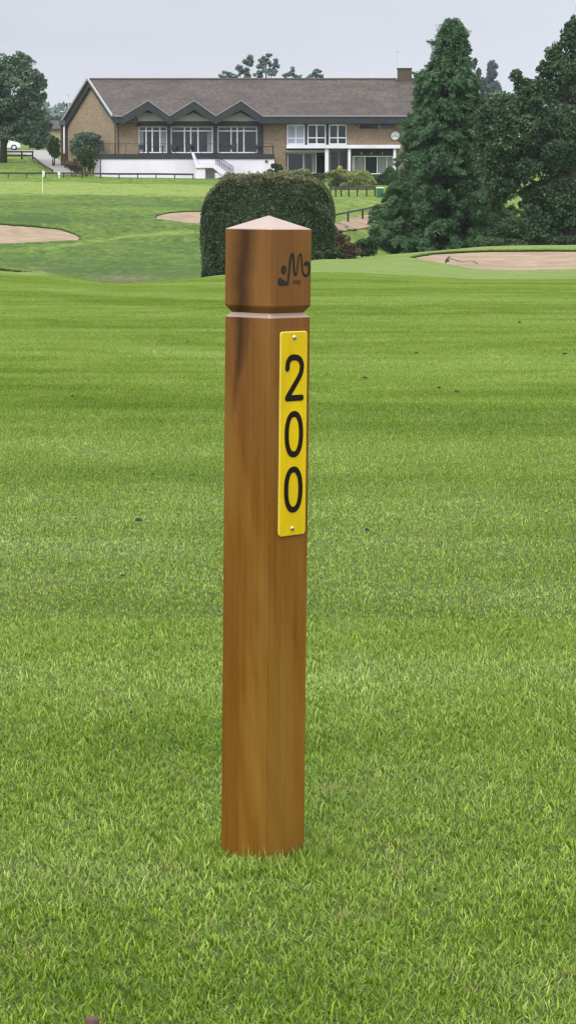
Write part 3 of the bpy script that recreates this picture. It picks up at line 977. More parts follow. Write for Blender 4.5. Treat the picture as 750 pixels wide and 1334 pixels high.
add(disc([ef(*p) for p in ((118, 528), (165, 565), (215, 598), (252, 622), (262, 655), (225, 668), (150, 670), (100, 662), (80, 630), (84, 580), (98, 545))], .0006))
cap_o = [o for o in post.children if o.name.startswith('cap')][0]
em = on_face('emblem', V, Fc, M_BURN, .0008, parent=cap_o)
em['label'] = 'burnt swirling letter M golfer emblem'
V, Fc = [], []
STR = {'1': [[(.3, .8), (.55, 1), (.55, 0)]], '9': [[(.85, .62), (.5, .45), (.15, .62), (.15, .85), (.5, 1), (.85, .85), (.85, .5), (.7, .12), (.3, .0)]],
       '2': [[(.15, .8), (.45, 1), (.85, .8), (.7, .5), (.1, .02), (.9, .0)]], '3': [[(.15, .92), (.5, 1), (.85, .78), (.5, .55), (.88, .28), (.5, 0), (.12, .1)]]}
for i, ch in enumerate('1923'):
    for st in STR[ch]:
        pts = [ef(362 + i * 37 + p[0] * 30, 648 - p[1] * 62) for p in st]
        add(ribbon(smooth_path(pts, 3), .00105, .0003))
em2 = on_face('year_lettering', V, Fc, M_BURN, .0008, parent=cap_o)

# stub of a dark peg near the bottom edge of the frame
pk = at(121, 1345, 3.385)
mb = MB()
mb.tube([(0, 0, -.03), (0, 0, .012), (.001, 0, .026)], [.008, .009, .0095], 10)
o = mb.build('wooden_peg', mat('peg_wood', (.07, .028, .016), .6, var=.4, vscale=80), None, True)
o.location = (pk.x, 3.375, -.014)
tag(o, 'small dark brown wooden peg poking up through the nearest grass', 'peg')

# dark worm casts / clods lying on the fairway
clod_mat = mat('damp_soil', (.030, .028, .016), .9, var=.4, vscale=60)
CLODS = [(181, 682, 13), (98, 680, 6), (160, 755, 8), (478, 695, 10), (700, 703, 5), (253, 622, 5), (244, 447, 5), (171, 934, 8), (200, 1004, 6), (96, 519, 7), (676, 422, 6), (572, 508, 8), (594, 513, 8), (542, 462, 6), (735, 463, 8), (18, 707, 6), (476, 495, 8), (92, 739, 5)]
for px, py, s in CLODS:
    # where the ray meets the ground
    lo_, hi_ = 3.5, 60
    for _ in range(40):
        mid = (lo_ + hi_) / 2; q = at(px, py, mid)
        if q.z > gz(q.x, mid): lo_ = mid
        else: hi_ = mid
    q = at(px, py, lo_)
    r = s * lo_ / F_PX / 2
    mb = MB()
    for j in range(5):
        a = random.uniform(0, 6.28); dd = r * random.uniform(0, .7); rr = r * random.uniform(.3, .6)
        mb.tube([(dd * math.cos(a), dd * math.sin(a), 0), (dd * math.cos(a), dd * math.sin(a), rr * .7), (dd * math.cos(a) + rr * .1, dd * math.sin(a), rr * 1.1)], [rr, rr * .8, rr * .25], 7)
    o = mb.build('soil_clod', clod_mat)
    o.location = (q.x, lo_, q.z + .010)
    tag(o, 'tiny dark clod of soil lying on the fairway grass', 'soil clod', 'dark soil clods dotted over the fairway')

# ------------------------------------------------------------------ foliage
def leaf_mesh(name, Pn, size, nrm=None, aspect=1.6, tipv=None, droop=0.0, var=None):
    """one small bent leaf (two triangles sharing the midrib) per point"""
    n = len(Pn)
    size = size * RNG.uniform(.6, 1.4, n)
    d = RNG.normal(0, 1, (n, 3))
    if nrm is not None: d = d * .55 + nrm
    d[:, 2] -= droop
    d /= np.linalg.norm(d, axis=1)[:, None] + 1e-9
    r = RNG.normal(0, 1, (n, 3)); r -= (r * d).sum(1)[:, None] * d
    r /= np.linalg.norm(r, axis=1)[:, None] + 1e-9
    a = Pn - d * size[:, None] * .5
    b_ = Pn + d * size[:, None] * .5
    up = np.cross(d, r)
    l = Pn + (r * size[:, None] / aspect / 2) + up * size[:, None] * .12
    k = Pn - (r * size[:, None] / aspect / 2) + up * size[:, None] * .12
    Vv = np.stack([a, l, b_, k], 1).reshape(-1, 3)
    b0 = (np.arange(n) * 4)[:, None]
    Fv = (b0[:, :, None] + np.array([[0, 1, 2], [0, 2, 3]])[None]).reshape(-1, 3)
    at_ = dict(var=np.repeat(RNG.random(n) if var is None else var, 4))
    if tipv is not None: at_['tip'] = np.repeat(tipv, 4)
    return np_mesh(name, Vv, Fv, at_)

def lobed_points(lobes, n, sub=22, subr=.34, shell=.75):
    """lobes: world centre, radii -> points on sub-clumps scattered over each lobe's surface"""
    vol = np.array([l[1][0] * l[1][2] for l in lobes]); vol = vol / vol.sum()
    pts, nr = [], []
    for (c, r), wgt in zip(lobes, vol):
        c, r = np.array(c), np.array(r)
        ns = max(4, int(sub))
        dirs = RNG.normal(0, 1, (ns, 3)); dirs /= np.linalg.norm(dirs, axis=1)[:, None]
        rad = RNG.uniform(.35, .95, ns) ** .6
        cc = c + dirs * r * rad[:, None]
        m = int(n * wgt)
        k = RNG.integers(0, ns, m)
        dd = RNG.normal(0, 1, (m, 3)); dd /= np.linalg.norm(dd, axis=1)[:, None]
        dd[:, 2] = np.abs(dd[:, 2]) * np.where(RNG.random(m) < .7, 1, -1)
        sz = subr * r * (0.6 + .8 * RNG.random(ns))[k][:, None]
        q = RNG.uniform(shell, 1.0, m)[:, None]
        pts.append(cc[k] + dd * sz * q * np.array([1, 1, .8])); nr.append(dd)
    return np.concatenate(pts), np.concatenate(nr)

def tree(name, label, cat, lobes_px, Y, n, leaf, trunk_px, base_row, m, group=None, sub=22, subr=.34, depth=.9, trunk_r=.25, limbs=True, zbase=None):
    """lobes_px: (px, py, rx px, rz px)"""
    S = Y / F_PX
    root_p = at(trunk_px, base_row, Y)
    zb = gz(root_p.x, Y) if zbase is None else zbase
    root = empty(name, (root_p.x, Y, zb)); tag(root, label, cat, group)
    O = np.array([root_p.x, Y, zb])
    lobes = []
    for px, py, rx, rz in lobes_px:
        c = np.array(at(px, py, Y)) - O
        c[1] += RNG.uniform(-.35, .35) * rx * S
        lobes.append((c, (rx * S, rx * S * depth, rz * S)))
    P_, Nn = lobed_points(lobes, n, sub, subr)
    me = leaf_mesh('crown', P_, leaf, Nn * .5 + np.array([0, 0, .2]))
    link('crown', me, m, root)
    top = max(l[0][2] for l in lobes); cxm = float(np.mean([l[0][0] for l in lobes]))
    mb = MB()
    mb.tube([(0, 0, -.4), (.02, 0, top * .3), (cxm * .3, .05, top * .65), (cxm * .6, 0, top * .95)], [trunk_r * 1.2, trunk_r, trunk_r * .6, trunk_r * .2], 9)
    if limbs:
        for c, r in lobes:
            z0 = min(max(c[2] * .55, .2), top * .6)
            mb.tube([(cxm * .2, 0, z0), tuple(np.array([c[0] * .6 + cxm * .2, c[1] * .5, (z0 + c[2]) / 2 + .1])), tuple(c + np.array([0, 0, r[2] * .3]))], [trunk_r * .4, trunk_r * .25, trunk_r * .08], 6)
    mb.build('trunk', M_BARK, root, True)
    return root

M_LEAFD = leaf_material('dark_leaves', (.022, .048, .030), (.115, .190, .088), clump=.35)
M_LEAFM = leaf_material('mid_leaves', (.060, .105, .080), (.20, .28, .18), clump=.5)
M_LEAFG = leaf_material('grey_green_leaves', (.08, .12, .11), (.17, .22, .19), clump=.4)
M_LEAFHAZE = leaf_material('haze_tinted_leaves', (.17, .22, .24), (.28, .33, .34), clump=.3, trans=.45)  # pale tint: distance haze painted into the leaf colour
M_CONI = leaf_material('cypress_sprays', (.016, .050, .024), (.145, .280, .115), rough=.6, clump=.45, trans=.15)
M_HEDGE = leaf_material('hedge_leaves', (.022, .048, .026), (.140, .190, .105), clump=1.6, tip=(.19, .18, .085))
M_BUSHY = leaf_material('gold_green_leaves', (.15, .19, .05), (.38, .40, .14), clump=1.0)
M_BUSHB = leaf_material('reddish_leaves', (.07, .05, .03), (.20, .15, .09), clump=1.0)
M_BUSHG = leaf_material('bush_leaves', (.025, .055, .025), (.10, .16, .06), clump=1.0)
M_FLOW = leaf_material('yellow_flowers', (.45, .36, .08), (.75, .68, .30), clump=2)

# --- conifer
def conifer():
    Y = 160.0; S = Y / F_PX
    b0 = at(577, 334, Y); zb = gz(b0.x, Y)
    root = empty('conifer_tree', (b0.x, Y, zb))
    tag(root, 'tall dark conical cypress standing in front of the clubhouse right end', 'tree')
    prof_l = [(28, 584), (45, 574), (60, 566), (85, 556), (100, 543), (120, 541), (140, 540), (165, 528), (190, 527), (215, 520), (240, 512), (265, 497), (290, 487), (334, 478)]
    prof_r = [(28, 592), (45, 606), (60, 608), (85, 612), (100, 618), (120, 622), (140, 626), (165, 632), (190, 640), (215, 646), (240, 654), (265, 662), (290, 668), (334, 674)]
    rows = np.array([p[0] for p in prof_l]); lx = np.array([p[1] for p in prof_l]); rx = np.array([p[1] for p in prof_r])
    top = at(588, 30, Y).z - zb
    pts, dirs, szs = [], [], []
    mb = MB()
    mb.tube([(0, 0, -.5), (0, 0, top * .4), (.25, 0, top * .75), (.4, 0, top * .985)], [.35, .25, .12, .02], 9)
    br = 600
    for i in range(br):
        row = 333 - (333 - 30) * (i + random.random()) / br
        row = max(31, row)
        L = np.interp(row, rows, lx); R = np.interp(row, rows, rx)
        cx = (L + R) / 2; half = max(.12, ((R - L) / 2 * S - .16 - .10 * (row > 60)) * random.uniform(.78, 1.06))
        if random.random() < .10: half *= 1.12
        zt = at(375, row, Y).z - zb
        ox = at(cx, row, Y).x - b0.x
        a = random.uniform(0, 2 * math.pi)
        asc = .25 + .55 * (1 - (row - 30) / 292)                # ascending near the top, level below
        n = max(8, int(half / .045))
        hl = half
        start = np.array([ox, 0, zt - hl * asc * .8])
        end = np.array([ox + math.cos(a) * hl, math.sin(a) * hl, zt])
        if random.random() < .35: mb.tube([tuple(start), tuple((start + end) / 2 - np.array([0, 0, .1])), tuple(end)], [.04, .025, .008], 5)
        # sprays hang in crescent-shaped tufts toward the branch end, dark gaps between them
        if random.random() < .45:                               # a pointed branch tip reaching past the rest
            out_ = np.array([math.cos(a), math.sin(a), random.uniform(-.1, .55)]); ll = random.uniform(.35, .75) * (.5 + .5 * min(1, hl / 2))
            for q in range(16):
                f_ = q / 15; pts.append(end + out_ * ll * f_ + RNG.normal(0, .10 * (1.05 - f_), 3)); dirs.append(out_ + RNG.normal(0, .35, 3))
        ntuft = max(2, int(half / .38))
        for q in range(ntuft):
            t = random.uniform(.45, 1.0) ** .7 if q else 1.0
            c = start * (1 - t) + end * t
            c[2] -= .09 * math.sin(t * math.pi) * hl
            c += RNG.normal(0, .16, 3)
            R_ = random.uniform(.26, .48) * (.55 + .45 * min(1, hl / 2.2))
            m = int(34 * (R_ / .35) ** 2)
            s_ = RNG.uniform(-1, 1, m)                          # position along the crescent
            out_ = np.array([math.cos(a), math.sin(a), 0]); side_ = np.array([-math.sin(a), math.cos(a), 0])
            pp = c + out_ * (s_[:, None] * R_ * 1.1) + side_ * (RNG.normal(0, .32, m)[:, None] * R_) + np.array([0, 0, 1.]) * ((.35 - s_ ** 2 * .9) * R_ + RNG.normal(0, .07, m))[:, None]
            dd = out_ * .9 + np.array([0, 0, 1.]) * (-.9 * s_)[:, None] + side_ * RNG.normal(0, .5, m)[:, None]
            pts.extend(list(pp)); dirs.extend(list(dd))
    pts = np.array(pts); dirs = np.array(dirs)
    # two leaders at the very top
    for ex, ey in ((578, 34), (592, 27), (586, 36), (594, 38)):
        e = np.array(at(ex, ey, Y)) - np.array([b0.x, Y, zb])
        q = np.array([at(586, 60, Y).x - b0.x, 0, at(586, 60, Y).z - zb])
        t = RNG.random((70, 1)); pts = np.concatenate([pts, q * (1 - t) + e * t + RNG.normal(0, .09, (70, 3)) * (1.15 - t)])
        dirs = np.concatenate([dirs, RNG.normal(0, .4, (70, 3)) + np.array([0, 0, .8])])
    # each spray: 5 narrow leaflets fanned round its direction
    k = 6
    PP = np.repeat(pts, k, 0) + RNG.normal(0, .05, (len(pts) * k, 3))
    DD = np.repeat(dirs, k, 0); 
    vv = np.repeat(RNG.random(len(pts)), k) * .7 + .3 * RNG.random(len(PP))
    me = leaf_mesh('crown', PP, .20, DD * 1.9, aspect=4.6, var=vv)
    link('crown', me, M_CONI, root)
    mb.build('trunk', M_BARK, root, True)
conifer()

# low shrubs at its foot beside the conifer
def bush(name, label, cat, lobes, Y, n, leaf, m, group=None, sub=26, subr=.42, stem=True):
    cpx = sum(l[0] for l in lobes) / len(lobes)
    x0 = at(cpx, 300, Y).x; zb = gz(x0, Y)
    root = empty(name, (x0, Y, zb)); tag(root, label, cat, group)
    S = Y / F_PX; L = []
    for px, py, rx, rz in lobes:
        c = np.array(at(px, py, Y)) - np.array([x0, Y, zb]); L.append((c, (rx * S, rx * S * .8, rz * S)))
    P_, Nn = lobed_points(L, n, sub, subr)
    P_[:, 2] = np.maximum(P_[:, 2], .02 + .05 * RNG.random(len(P_)))
    link('foliage', leaf_mesh('foliage', P_, leaf, Nn), m, root)
    if stem:
        mb = MB()
        for c, r in L:
            for k in range(3):
                mb.tube([(c[0] * .4 + .05 * k, .03 * k, -.1), tuple(c * np.array([.8, .8, .5])), tuple(c + RNG.normal(0, .2, 3) * np.array(r))], [.03, .02, .008], 5)
        mb.build('stem', M_BARK, root)
    return root

# --- big broadleaf on the right edge
lob = [(725, 318, 34, 14), (765, 318, 34, 14), (745, 60, 14, 32), (758, 50, 16, 26), (735, 100, 22, 30), (722, 80, 12, 20), (765, 110, 34, 50), (708, 90, 9, 10), (712, 130, 26, 30), (672, 98, 8, 8), (682, 112, 12, 10), (690, 128, 18, 16),
       (660, 138, 24, 18), (640, 160, 24, 22), (670, 170, 34, 30), (720, 180, 40, 40), (775, 190, 45, 50), (655, 205, 32, 30), (700, 230, 44, 36), (760, 260, 50, 44),
       (650, 240, 22, 22), (715, 270, 34, 28), (735, 300, 34, 18), (790, 300, 50, 24), (700, 292, 18, 20), (820, 200, 40, 60), (640, 200, 20, 20)]
bush('shrub', 'low dark bush at the right foot of the cypress, behind the bunker mound', 'shrub', [(640, 322, 22, 10), (665, 322, 20, 9)], 140, 8000, .14, M_BUSHG)
tree('broadleaf_tree', 'huge dark broadleaf tree filling the right edge of the picture', 'tree', lob, 152, 125000, .20, 745, 318, M_LEAFD, sub=34, subr=.40, trunk_r=.4)
bush('shrub', 'mid green shrub in the gap between cypress and big broadleaf tree', 'shrub', [(665, 300, 22, 14), (690, 308, 22, 11), (650, 308, 14, 10)], 150, 9000, .15, M_BUSHG)
bush('shrub', 'pale leaved small tree peeping between cypress and big broadleaf tree', 'shrub', [(640, 150, 14, 14), (632, 175, 14, 18), (648, 140, 10, 8), (636, 215, 16, 26), (640, 262, 18, 36)], 166, 16000, .17, M_BUSHG)

# --- clipped hedge
def hedge():
    Y = 84.0; S = Y / F_PX
    x0 = at(350, 362, Y).x; zb = gz(x0, Y) 
    root = empty('clipped_hedge', (x0, Y, zb)); tag(root, 'big dark clipped hedge block with rounded top right behind the marker post', 'hedge')
    hw = (437 - 265) / 2 * S * .975; top = at(350, 231, Y).z - zb
    n = 150000
    # superellipsoid surface
    # points on a box, pushed on to a rounded block
    wts = np.array([hw * 2 * top, hw * 2 * top * .3, 2.6 * top, 2.6 * top, hw * 2 * 2.6]); wts /= wts.sum()
    kf = RNG.choice(5, n, p=wts); a1, a2 = RNG.uniform(-1, 1, n), RNG.uniform(-1, 1, n); h1 = RNG.uniform(0, 1, n)
    dx = np.select([kf == 0, kf == 1, kf == 2, kf == 3, kf == 4], [a1, a1, -1, 1, a1]).astype(float)
    dy = np.select([kf == 0, kf == 1, kf == 2, kf == 3, kf == 4], [-1, 1, a2, a2, a2]).astype(float)
    dz = np.where(kf == 4, 1.0, h1)
    nrm_ = (np.abs(dx) ** 5.2 + np.abs(dy) ** 5.2 + np.abs(dz) ** 5.2) ** (1 / 5.2)
    dx, dy, dz = dx / nrm_, dy / nrm_, dz / nrm_ * 1.13 - .13
    lump = 1 + .10 * (vnoise(dx * 5 + 9, dz * 6 + dy * 3, 31) - .5) + .04 * (vnoise(dx * 14, dz * 15 + dy * 9, 32) - .5)
    q = 1 - np.abs(RNG.normal(0, .035, n)) + .02 * RNG.random(n) ** 3
    P_ = np.stack([dx * hw * lump * q, dy * 1.3 * lump * q, dz * top * lump * q], -1)
    P_[:, 0] += .06 * P_[:, 2] * 0
    side = np.sqrt((P_[:, 0] / hw) ** 2)
    Nn = np.stack([dx, dy, dz], -1)
    tipv = sstep(.86, .99, P_[:, 2] / top)
    # young shoots on top
    ns = 5000
    sx = RNG.uniform(-.95, .95, ns) * hw; sy = RNG.uniform(-1.1, 1.1, ns)
    ztop = top * (1 - np.abs(sx / hw) ** 4 * .28) * (.97 + .07 * vnoise(sx * 3, sy * 3, 5))
    Q = np.stack([sx, sy, ztop + np.abs(RNG.normal(0, .045, ns))], -1)
    P_ = np.concatenate([P_, Q]); Nn = np.concatenate([Nn, np.tile([0, 0, 1.5], (ns, 1))]); tipv = np.concatenate([tipv, np.ones(ns)])
    link('foliage', leaf_mesh('foliage', P_, .062, Nn * .6, tipv=tipv), M_HEDGE, root)
    mb = MB()
    for k in range(12):
        x = (k - 5.5) / 6 * hw * .9
        mb.tube([(x, 0, -.3), (x + random.uniform(-.1, .1), random.uniform(-.2, .2), top * .4), (x + random.uniform(-.3, .3), random.uniform(-.4, .4), top * .8)], [.05, .04, .015], 6)
    mb.build('stem', M_BARK, root)
hedge()
bush('shrub', 'reddish brown scrubby bush to the right of the clipped hedge', 'shrub', [(447, 318, 10, 12), (440, 308, 8, 12), (457, 326, 10, 8), (452, 332, 12, 6)], 104, 5500, .085, M_BUSHB)
bush('shrub', 'low fresh green bush at the foot of the clipped hedge', 'shrub', [(436, 330, 10, 6), (428, 332, 6, 5)], 82, 3000, .06, M_BUSHG)
bush('shrub', 'olive green scrub between the clipped hedge and the cypress', 'shrub', [(470, 322, 12, 9), (484, 318, 10, 9), (458, 330, 9, 6), (478, 328, 12, 6)], 112, 7000, .085, M_BUSHG)
bush('shrub', 'small green sprig just beside the post cap at the hedge foot', 'shrub', [(413, 333, 5, 6)], 80, 900, .06, M_BUSHG)

# --- left hand trees
lobL = [(28, 85, 16, 16), (8, 95, 22, 22), (40, 105, 16, 20), (52, 120, 10, 14), (-20, 100, 30, 30), (15, 125, 30, 26), (45, 140, 16, 18), (0, 150, 36, 22), (35, 160, 20, 18), (-30, 140, 40, 36), (56, 108, 6, 7), (12, 172, 26, 12)]
tree('broadleaf_tree', 'big loose greyish green tree at the left edge over the car', 'tree', lobL, 262, 36000, .27, 5, 208, M_LEAFM, sub=30, subr=.33, trunk_r=.32)
tree('broadleaf_tree', 'rounder bright green tree right of the big left tree, over the car park', 'tree', [(50, 160, 14, 16), (38, 172, 14, 14), (60, 165, 8, 12), (48, 182, 16, 10)], 300, 9000, .34, 50, 196, M_LEAFM, trunk_r=.2)
tree('broadleaf_tree', 'low far tree seen between the left tree and the clubhouse', 'tree', [(70, 160, 9, 8), (62, 152, 7, 8), (80, 158, 8, 8)], 360, 4500, .40, 70, 186, M_LEAFG, trunk_r=.2)
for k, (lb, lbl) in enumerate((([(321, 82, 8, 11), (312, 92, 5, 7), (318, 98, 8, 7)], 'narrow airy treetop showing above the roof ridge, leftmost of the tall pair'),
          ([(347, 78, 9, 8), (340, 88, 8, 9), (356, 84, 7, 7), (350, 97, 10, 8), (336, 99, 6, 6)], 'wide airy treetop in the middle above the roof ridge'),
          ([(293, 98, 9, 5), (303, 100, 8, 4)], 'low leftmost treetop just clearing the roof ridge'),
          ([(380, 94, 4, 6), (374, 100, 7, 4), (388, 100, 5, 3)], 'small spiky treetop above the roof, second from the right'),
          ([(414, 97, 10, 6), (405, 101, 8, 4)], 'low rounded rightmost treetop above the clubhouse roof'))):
    tree('broadleaf_tree', lbl, 'tree', lb + [(lb[0][0], 125, 14, 18)], 330 + 12 * k, 2600, .42, lb[0][0], 200, M_LEAFHAZE, sub=9, subr=.30, trunk_r=.2)
tree('poplar_tree', 'slender grey poplar rising far behind the cypress', 'tree', [(641, 88, 6, 11), (640, 104, 7, 14), (642, 125, 9, 20), (637, 96, 4, 10)], 360, 4200, .40, 641, 205, M_LEAFHAZE, sub=14, subr=.3, trunk_r=.25)
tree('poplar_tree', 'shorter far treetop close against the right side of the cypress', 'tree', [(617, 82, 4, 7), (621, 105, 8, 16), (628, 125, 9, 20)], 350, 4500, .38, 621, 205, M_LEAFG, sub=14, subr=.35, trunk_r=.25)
# distant belt of woodland closing the horizon
def woodland():
    pts = []
    for i in range(900):
        x = RNG.uniform(-260, 260); Y = RNG.uniform(430, 560)
        r = RNG.uniform(3, 6); h = RNG.uniform(1.5, 5.5)
        m = 60
        d = RNG.normal(0, 1, (m, 3)); d /= np.linalg.norm(d, axis=1)[:, None]; d[:, 2] = np.abs(d[:, 2])
        z = gz(x, Y)
        pts.append(np.array([x, Y, z + h * .4]) + d * np.array([r, r, h]) * RNG.uniform(.8, 1, (m, 1)))
    P_ = np.concatenate(pts)
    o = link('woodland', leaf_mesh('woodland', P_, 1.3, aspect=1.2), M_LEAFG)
    tag(o, 'far belt of low woodland behind the clubhouse', 'woodland', kind='stuff')
woodland()

# ------------------------------------------------------------------ clubhouse
YB = 245.0
def P(px, py, Y=YB): return at(px, py, Y)
ORG = Vector((at(330, 230, YB).x, YB, gz(at(330, 230, YB).x, YB)))
def fin(mb, name, mats, parent, org, **k):
    mb.v = [(v[0] - org[0], v[1] - org[1], v[2] - org[2]) for v in mb.v]
    return mb.build(name, mats, parent, **k)
def pbox(mb, x0, x1, y0, y1, Y=YB, d=.3, m=0):
    a, b = P(x0, y1, Y), P(x1, y0, Y)
    return mb.box(a.x, b.x, Y, Y + d, a.z, b.z, m)
def prism(mb, pts, dvec, m=0):
    n = len(pts); pts = [Vector(p) for p in pts]; dv = Vector(dvec)
    V = pts + [p + dv for p in pts]
    Fc = [tuple(range(n)), tuple(range(2 * n - 1, n - 1, -1))] + [(i, (i + 1) % n, n + (i + 1) % n, n + i) for i in range(n)]
    return mb.poly(V, Fc, m)
club = empty('clubhouse', ORG)
tag(club, 'long two storey buff brick clubhouse with brown tiled roof and three small front gables', 'clubhouse')
def cl(mb, name, mats, parent=club, **k): return fin(mb, name, mats, parent, ORG, **k)

YE, YRD, YRR = 244.2, 251.0, 257.8          # front eave, ridge, rear eave distances
ze, zr = P(300, 151.5, YE).z, P(300, 103, YRD).z
zrr = P(90, 160, YRR).z
def slope_pt(px, Y):                       # on the front roof plane
    return Vector((P(px, 150, Y).x, Y, ze + (zr - ze) * (Y - YE) / (YRD - YE)))
zpk = P(253, 131.5, 243.8).z
Yi = YE + (zpk - ze) / (zr - ze) * (YRD - YE)
gab = [(160, 193, 221), (221, 253, 281), (281, 314, 342)]
eave = [slope_pt(147, YE)]
for a, pk_, c in gab:
    if a == 160: eave.append(slope_pt(a, YE))
    q = slope_pt(pk_, Yi); q.x = P(pk_, 132, 243.8).x; eave.append(q)
    eave.append(slope_pt(c, YE))
eave.append(slope_pt(575, YE))
ridL, ridR = Vector((P(115, 104, YRD).x, YRD, zr)), Vector((P(560, 104, YRD).x, YRD, zr))
mb = MB()
prism(mb, eave + [ridR, ridL], (0, 0, -.16))
reaL, reaR = Vector((P(80, 160, YRR).x, YRR, zrr)), Vector((P(575, 160, YRR).x, YRR, zrr))
prism(mb, [ridL + Vector((0, .02, 0)), ridR + Vector((0, .02, 0)), reaR, reaL], (0, 0, -.16))
for a, pk_, c in gab:
    Fp = Vector((P(pk_, 131.5, 243.8).x, 243.75, zpk)); Ip = Vector((Fp.x, Yi, zpk))
    for e in (a, c):
        L0 = slope_pt(e, YE); L1 = Vector((L0.x, 243.75, ze - .02))
        prism(mb, [L1 + Vector((0, 0, .03)), Fp + Vector((0, 0, .03)), Ip + Vector((0, 0, .03)), L0 + Vector((0, 0, .03))], (0, 0, -.12))
roof = cl(mb, 'roof', M_ROOF)
mb = MB(); mb.box(ridL.x, ridR.x, YRD - .13, YRD + .15, zr - .02, zr + .10)
cl(mb, 'ridge_tiles', mat('ridge_tile', (.16, .13, .12), .8, var=.2, vscale=2), roof)
mb = MB(); a, b = P(517.5, 103, YRD), P(535.5, 90.5, YRD)
mb.box(a.x, b.x, YRD - .5, YRD + .6, zr - .6, b.z); mb.box(a.x - .06, b.x + .06, YRD - .56, YRD + .66, b.z + .003, b.z + .12)
cl(mb, 'chimney', M_BRICKD, roof)

# gutters and fascias
mb = MB()
def fascia(p, q, drop, Y, d=.06):
    prism(mb, [p, q, q + Vector((0, 0, -drop)), p + Vector((0, 0, -drop))], (0, d, 0))
def fp(px, z, Y=243.66): return Vector((P(px, 150, Y).x, Y, z))
zl = ze - .06
fascia(fp(149, zl), fp(160, zl), .55, 243.66)
for a, pk_, c in gab:
    fascia(fp(a, zl), fp(pk_, zpk - .12), .70, 243.66); fascia(fp(pk_, zpk - .12), fp(c, zl), .70, 243.66)
fascia(fp(342, zl), fp(575, zl), .62, 243.66)
cl(mb, 'fascia', M_DARK)
mb = MB()                                                     # soffits under the eaves
a, b = fp(149, 0), fp(181, 0); mb.box(a.x, b.x, 243.75, 245.3, ze - .62, ze - .56); cl(mb, 'soffit', M_DARK); mb = MB()
a, b = fp(340, 0), fp(575, 0); mb.box(a.x, b.x, 243.75, 245.6, ze - .72, ze - .66)
cl(mb, 'soffit', M_DARK)
mb = MB()                                                     # pale verge board on the left gable, gutter edge
e0 = slope_pt(147, YE)
mb.bar(e0 + Vector((-.05, -.05, .03)), ridL + Vector((-.05, 0, .05)), .12, .20); mb.bar(ridL + Vector((-.05, 0, .05)), reaL + Vector((-.05, 0, .05)), .12, .20)
for a_, pk_, c_ in gab:
    for e_ in (a_, c_): mb.bar(fp(e_, ze + .03, 243.64), fp(pk_, zpk + .03, 243.64), .05, .05)
mb.bar(fp(342, ze + .0, 243.6), fp(575, ze + .0, 243.6), .08, .07)
mb.bar(fp(149, ze + .0, 243.6), fp(160, ze + .0, 243.6), .08, .07)
cl(mb, 'verge_board', mat('grey_trim', (.36, .37, .39), .6))
# dark boarding under the left verge
mb = MB()
prism(mb, [ridL + Vector((.10, 0, -.18)), e0 + Vector((.10, 0, -.18)), e0 + Vector((.10, 0, -.62)), ridL + Vector((.10, 0, -.75))], (.10, 0, 0))
prism(mb, [ridL + Vector((.10, 0, -.18)), reaL + Vector((.10, 0, -.18)), reaL + Vector((.10, 0, -.9)), ridL + Vector((.10, 0, -.75))], (.10, 0, 0))
cl(mb, 'gable_board', M_DARK)

# brick walls
zg = ORG.z - 2.5
w0 = Vector((P(152, 200, 245.0).x, 245.0, 0)); w1 = Vector((P(121.5, 200, YRD).x, YRD, 0)); w2 = Vector((P(89, 200, 257).x, 257.0, 0))
def wz(v, z): return Vector((v.x, v.y, z))
mb = MB(); prism(mb, [wz(w0, zg), wz(w0, ze - .15), wz(w1, zr - .22), wz(w2, zrr - .05), wz(w2, zg)], (.3, 0, 0)); cl(mb, 'wall', M_BRICK)
mb = MB(); pbox(mb, 152.6 + 4.2, 180, 152, 236, 245.0, .3); cl(mb, 'wall', M_BRICK)
mb = MB(); pbox(mb, 341, 372.5, 157, 236, 245.0, .3); cl(mb, 'wall', M_BRICK)
mb = MB()
pbox(mb, 452, 575, 167.5, 189, 245.0, .3)
for x0, x1 in ((452, 463.5), (491.5, 496), (514, 575), (466, 468)): pbox(mb, x0, x1, 155, 167.5, 245.0, .3)
pbox(mb, 463.5, 466, 164, 167.5, 245.0, .3); pbox(mb, 516, 575, 189, 236, 245.0, .3)
cl(mb, 'wall', M_BRICK)
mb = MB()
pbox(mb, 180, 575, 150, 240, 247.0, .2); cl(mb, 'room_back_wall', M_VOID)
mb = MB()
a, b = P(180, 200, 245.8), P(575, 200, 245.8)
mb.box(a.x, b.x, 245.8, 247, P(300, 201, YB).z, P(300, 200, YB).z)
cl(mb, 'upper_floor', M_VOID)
# left lean-to
mb = MB(); a, b = P(79, 208, 257), P(97, 163, 257)
mb.box(a.x, b.x, 257.4, 263, zg, b.z)
lt = cl(mb, 'side_extension', M_BRICKD)
mb = MB(); a, b = P(77, 163, 257), P(98, 152, 257)
mb.box(a.x, b.x, 257.0, 263.4, a.z + .003, b.z - .35); mb.box(a.x + .3, b.x, 257.5, 263.0, b.z - .345, b.z)
cl(mb, 'flat_roof', mat('slate_board', (.07, .08, .10), .6, var=.3, vscale=1), lt)
mb = MB(); mb.tube([P(84, 164, 257.2), P(84, 200, 257.2)], .09, 8); cl(mb, 'downpipe', M_FRAME, lt)
for px_, t_, bt, lbl in ((154.5, 158, 200, None), (342, 158, 200, None), (150.2, 150, 205, None)):
    mb = MB(); mb.tube([P(px_, t_, 244.88), P(px_, bt, 244.88)], .05, 8); cl(mb, 'downpipe', M_DARK)
# wall light and small vents on the gable
mb = MB(); q = P(127, 185, 248.5); mb.box(q.x - .35, q.x - .1, 248.2, 248.6, q.z - .3, q.z + .3); cl(mb, 'gable_window', M_GLASS)
mb = MB(); q = P(104, 176, 252); mb.box(q.x - .22, q.x - .05, 251.8, 252.1, q.z - .15, q.z + .12); cl(mb, 'wall_light', M_FRAME)

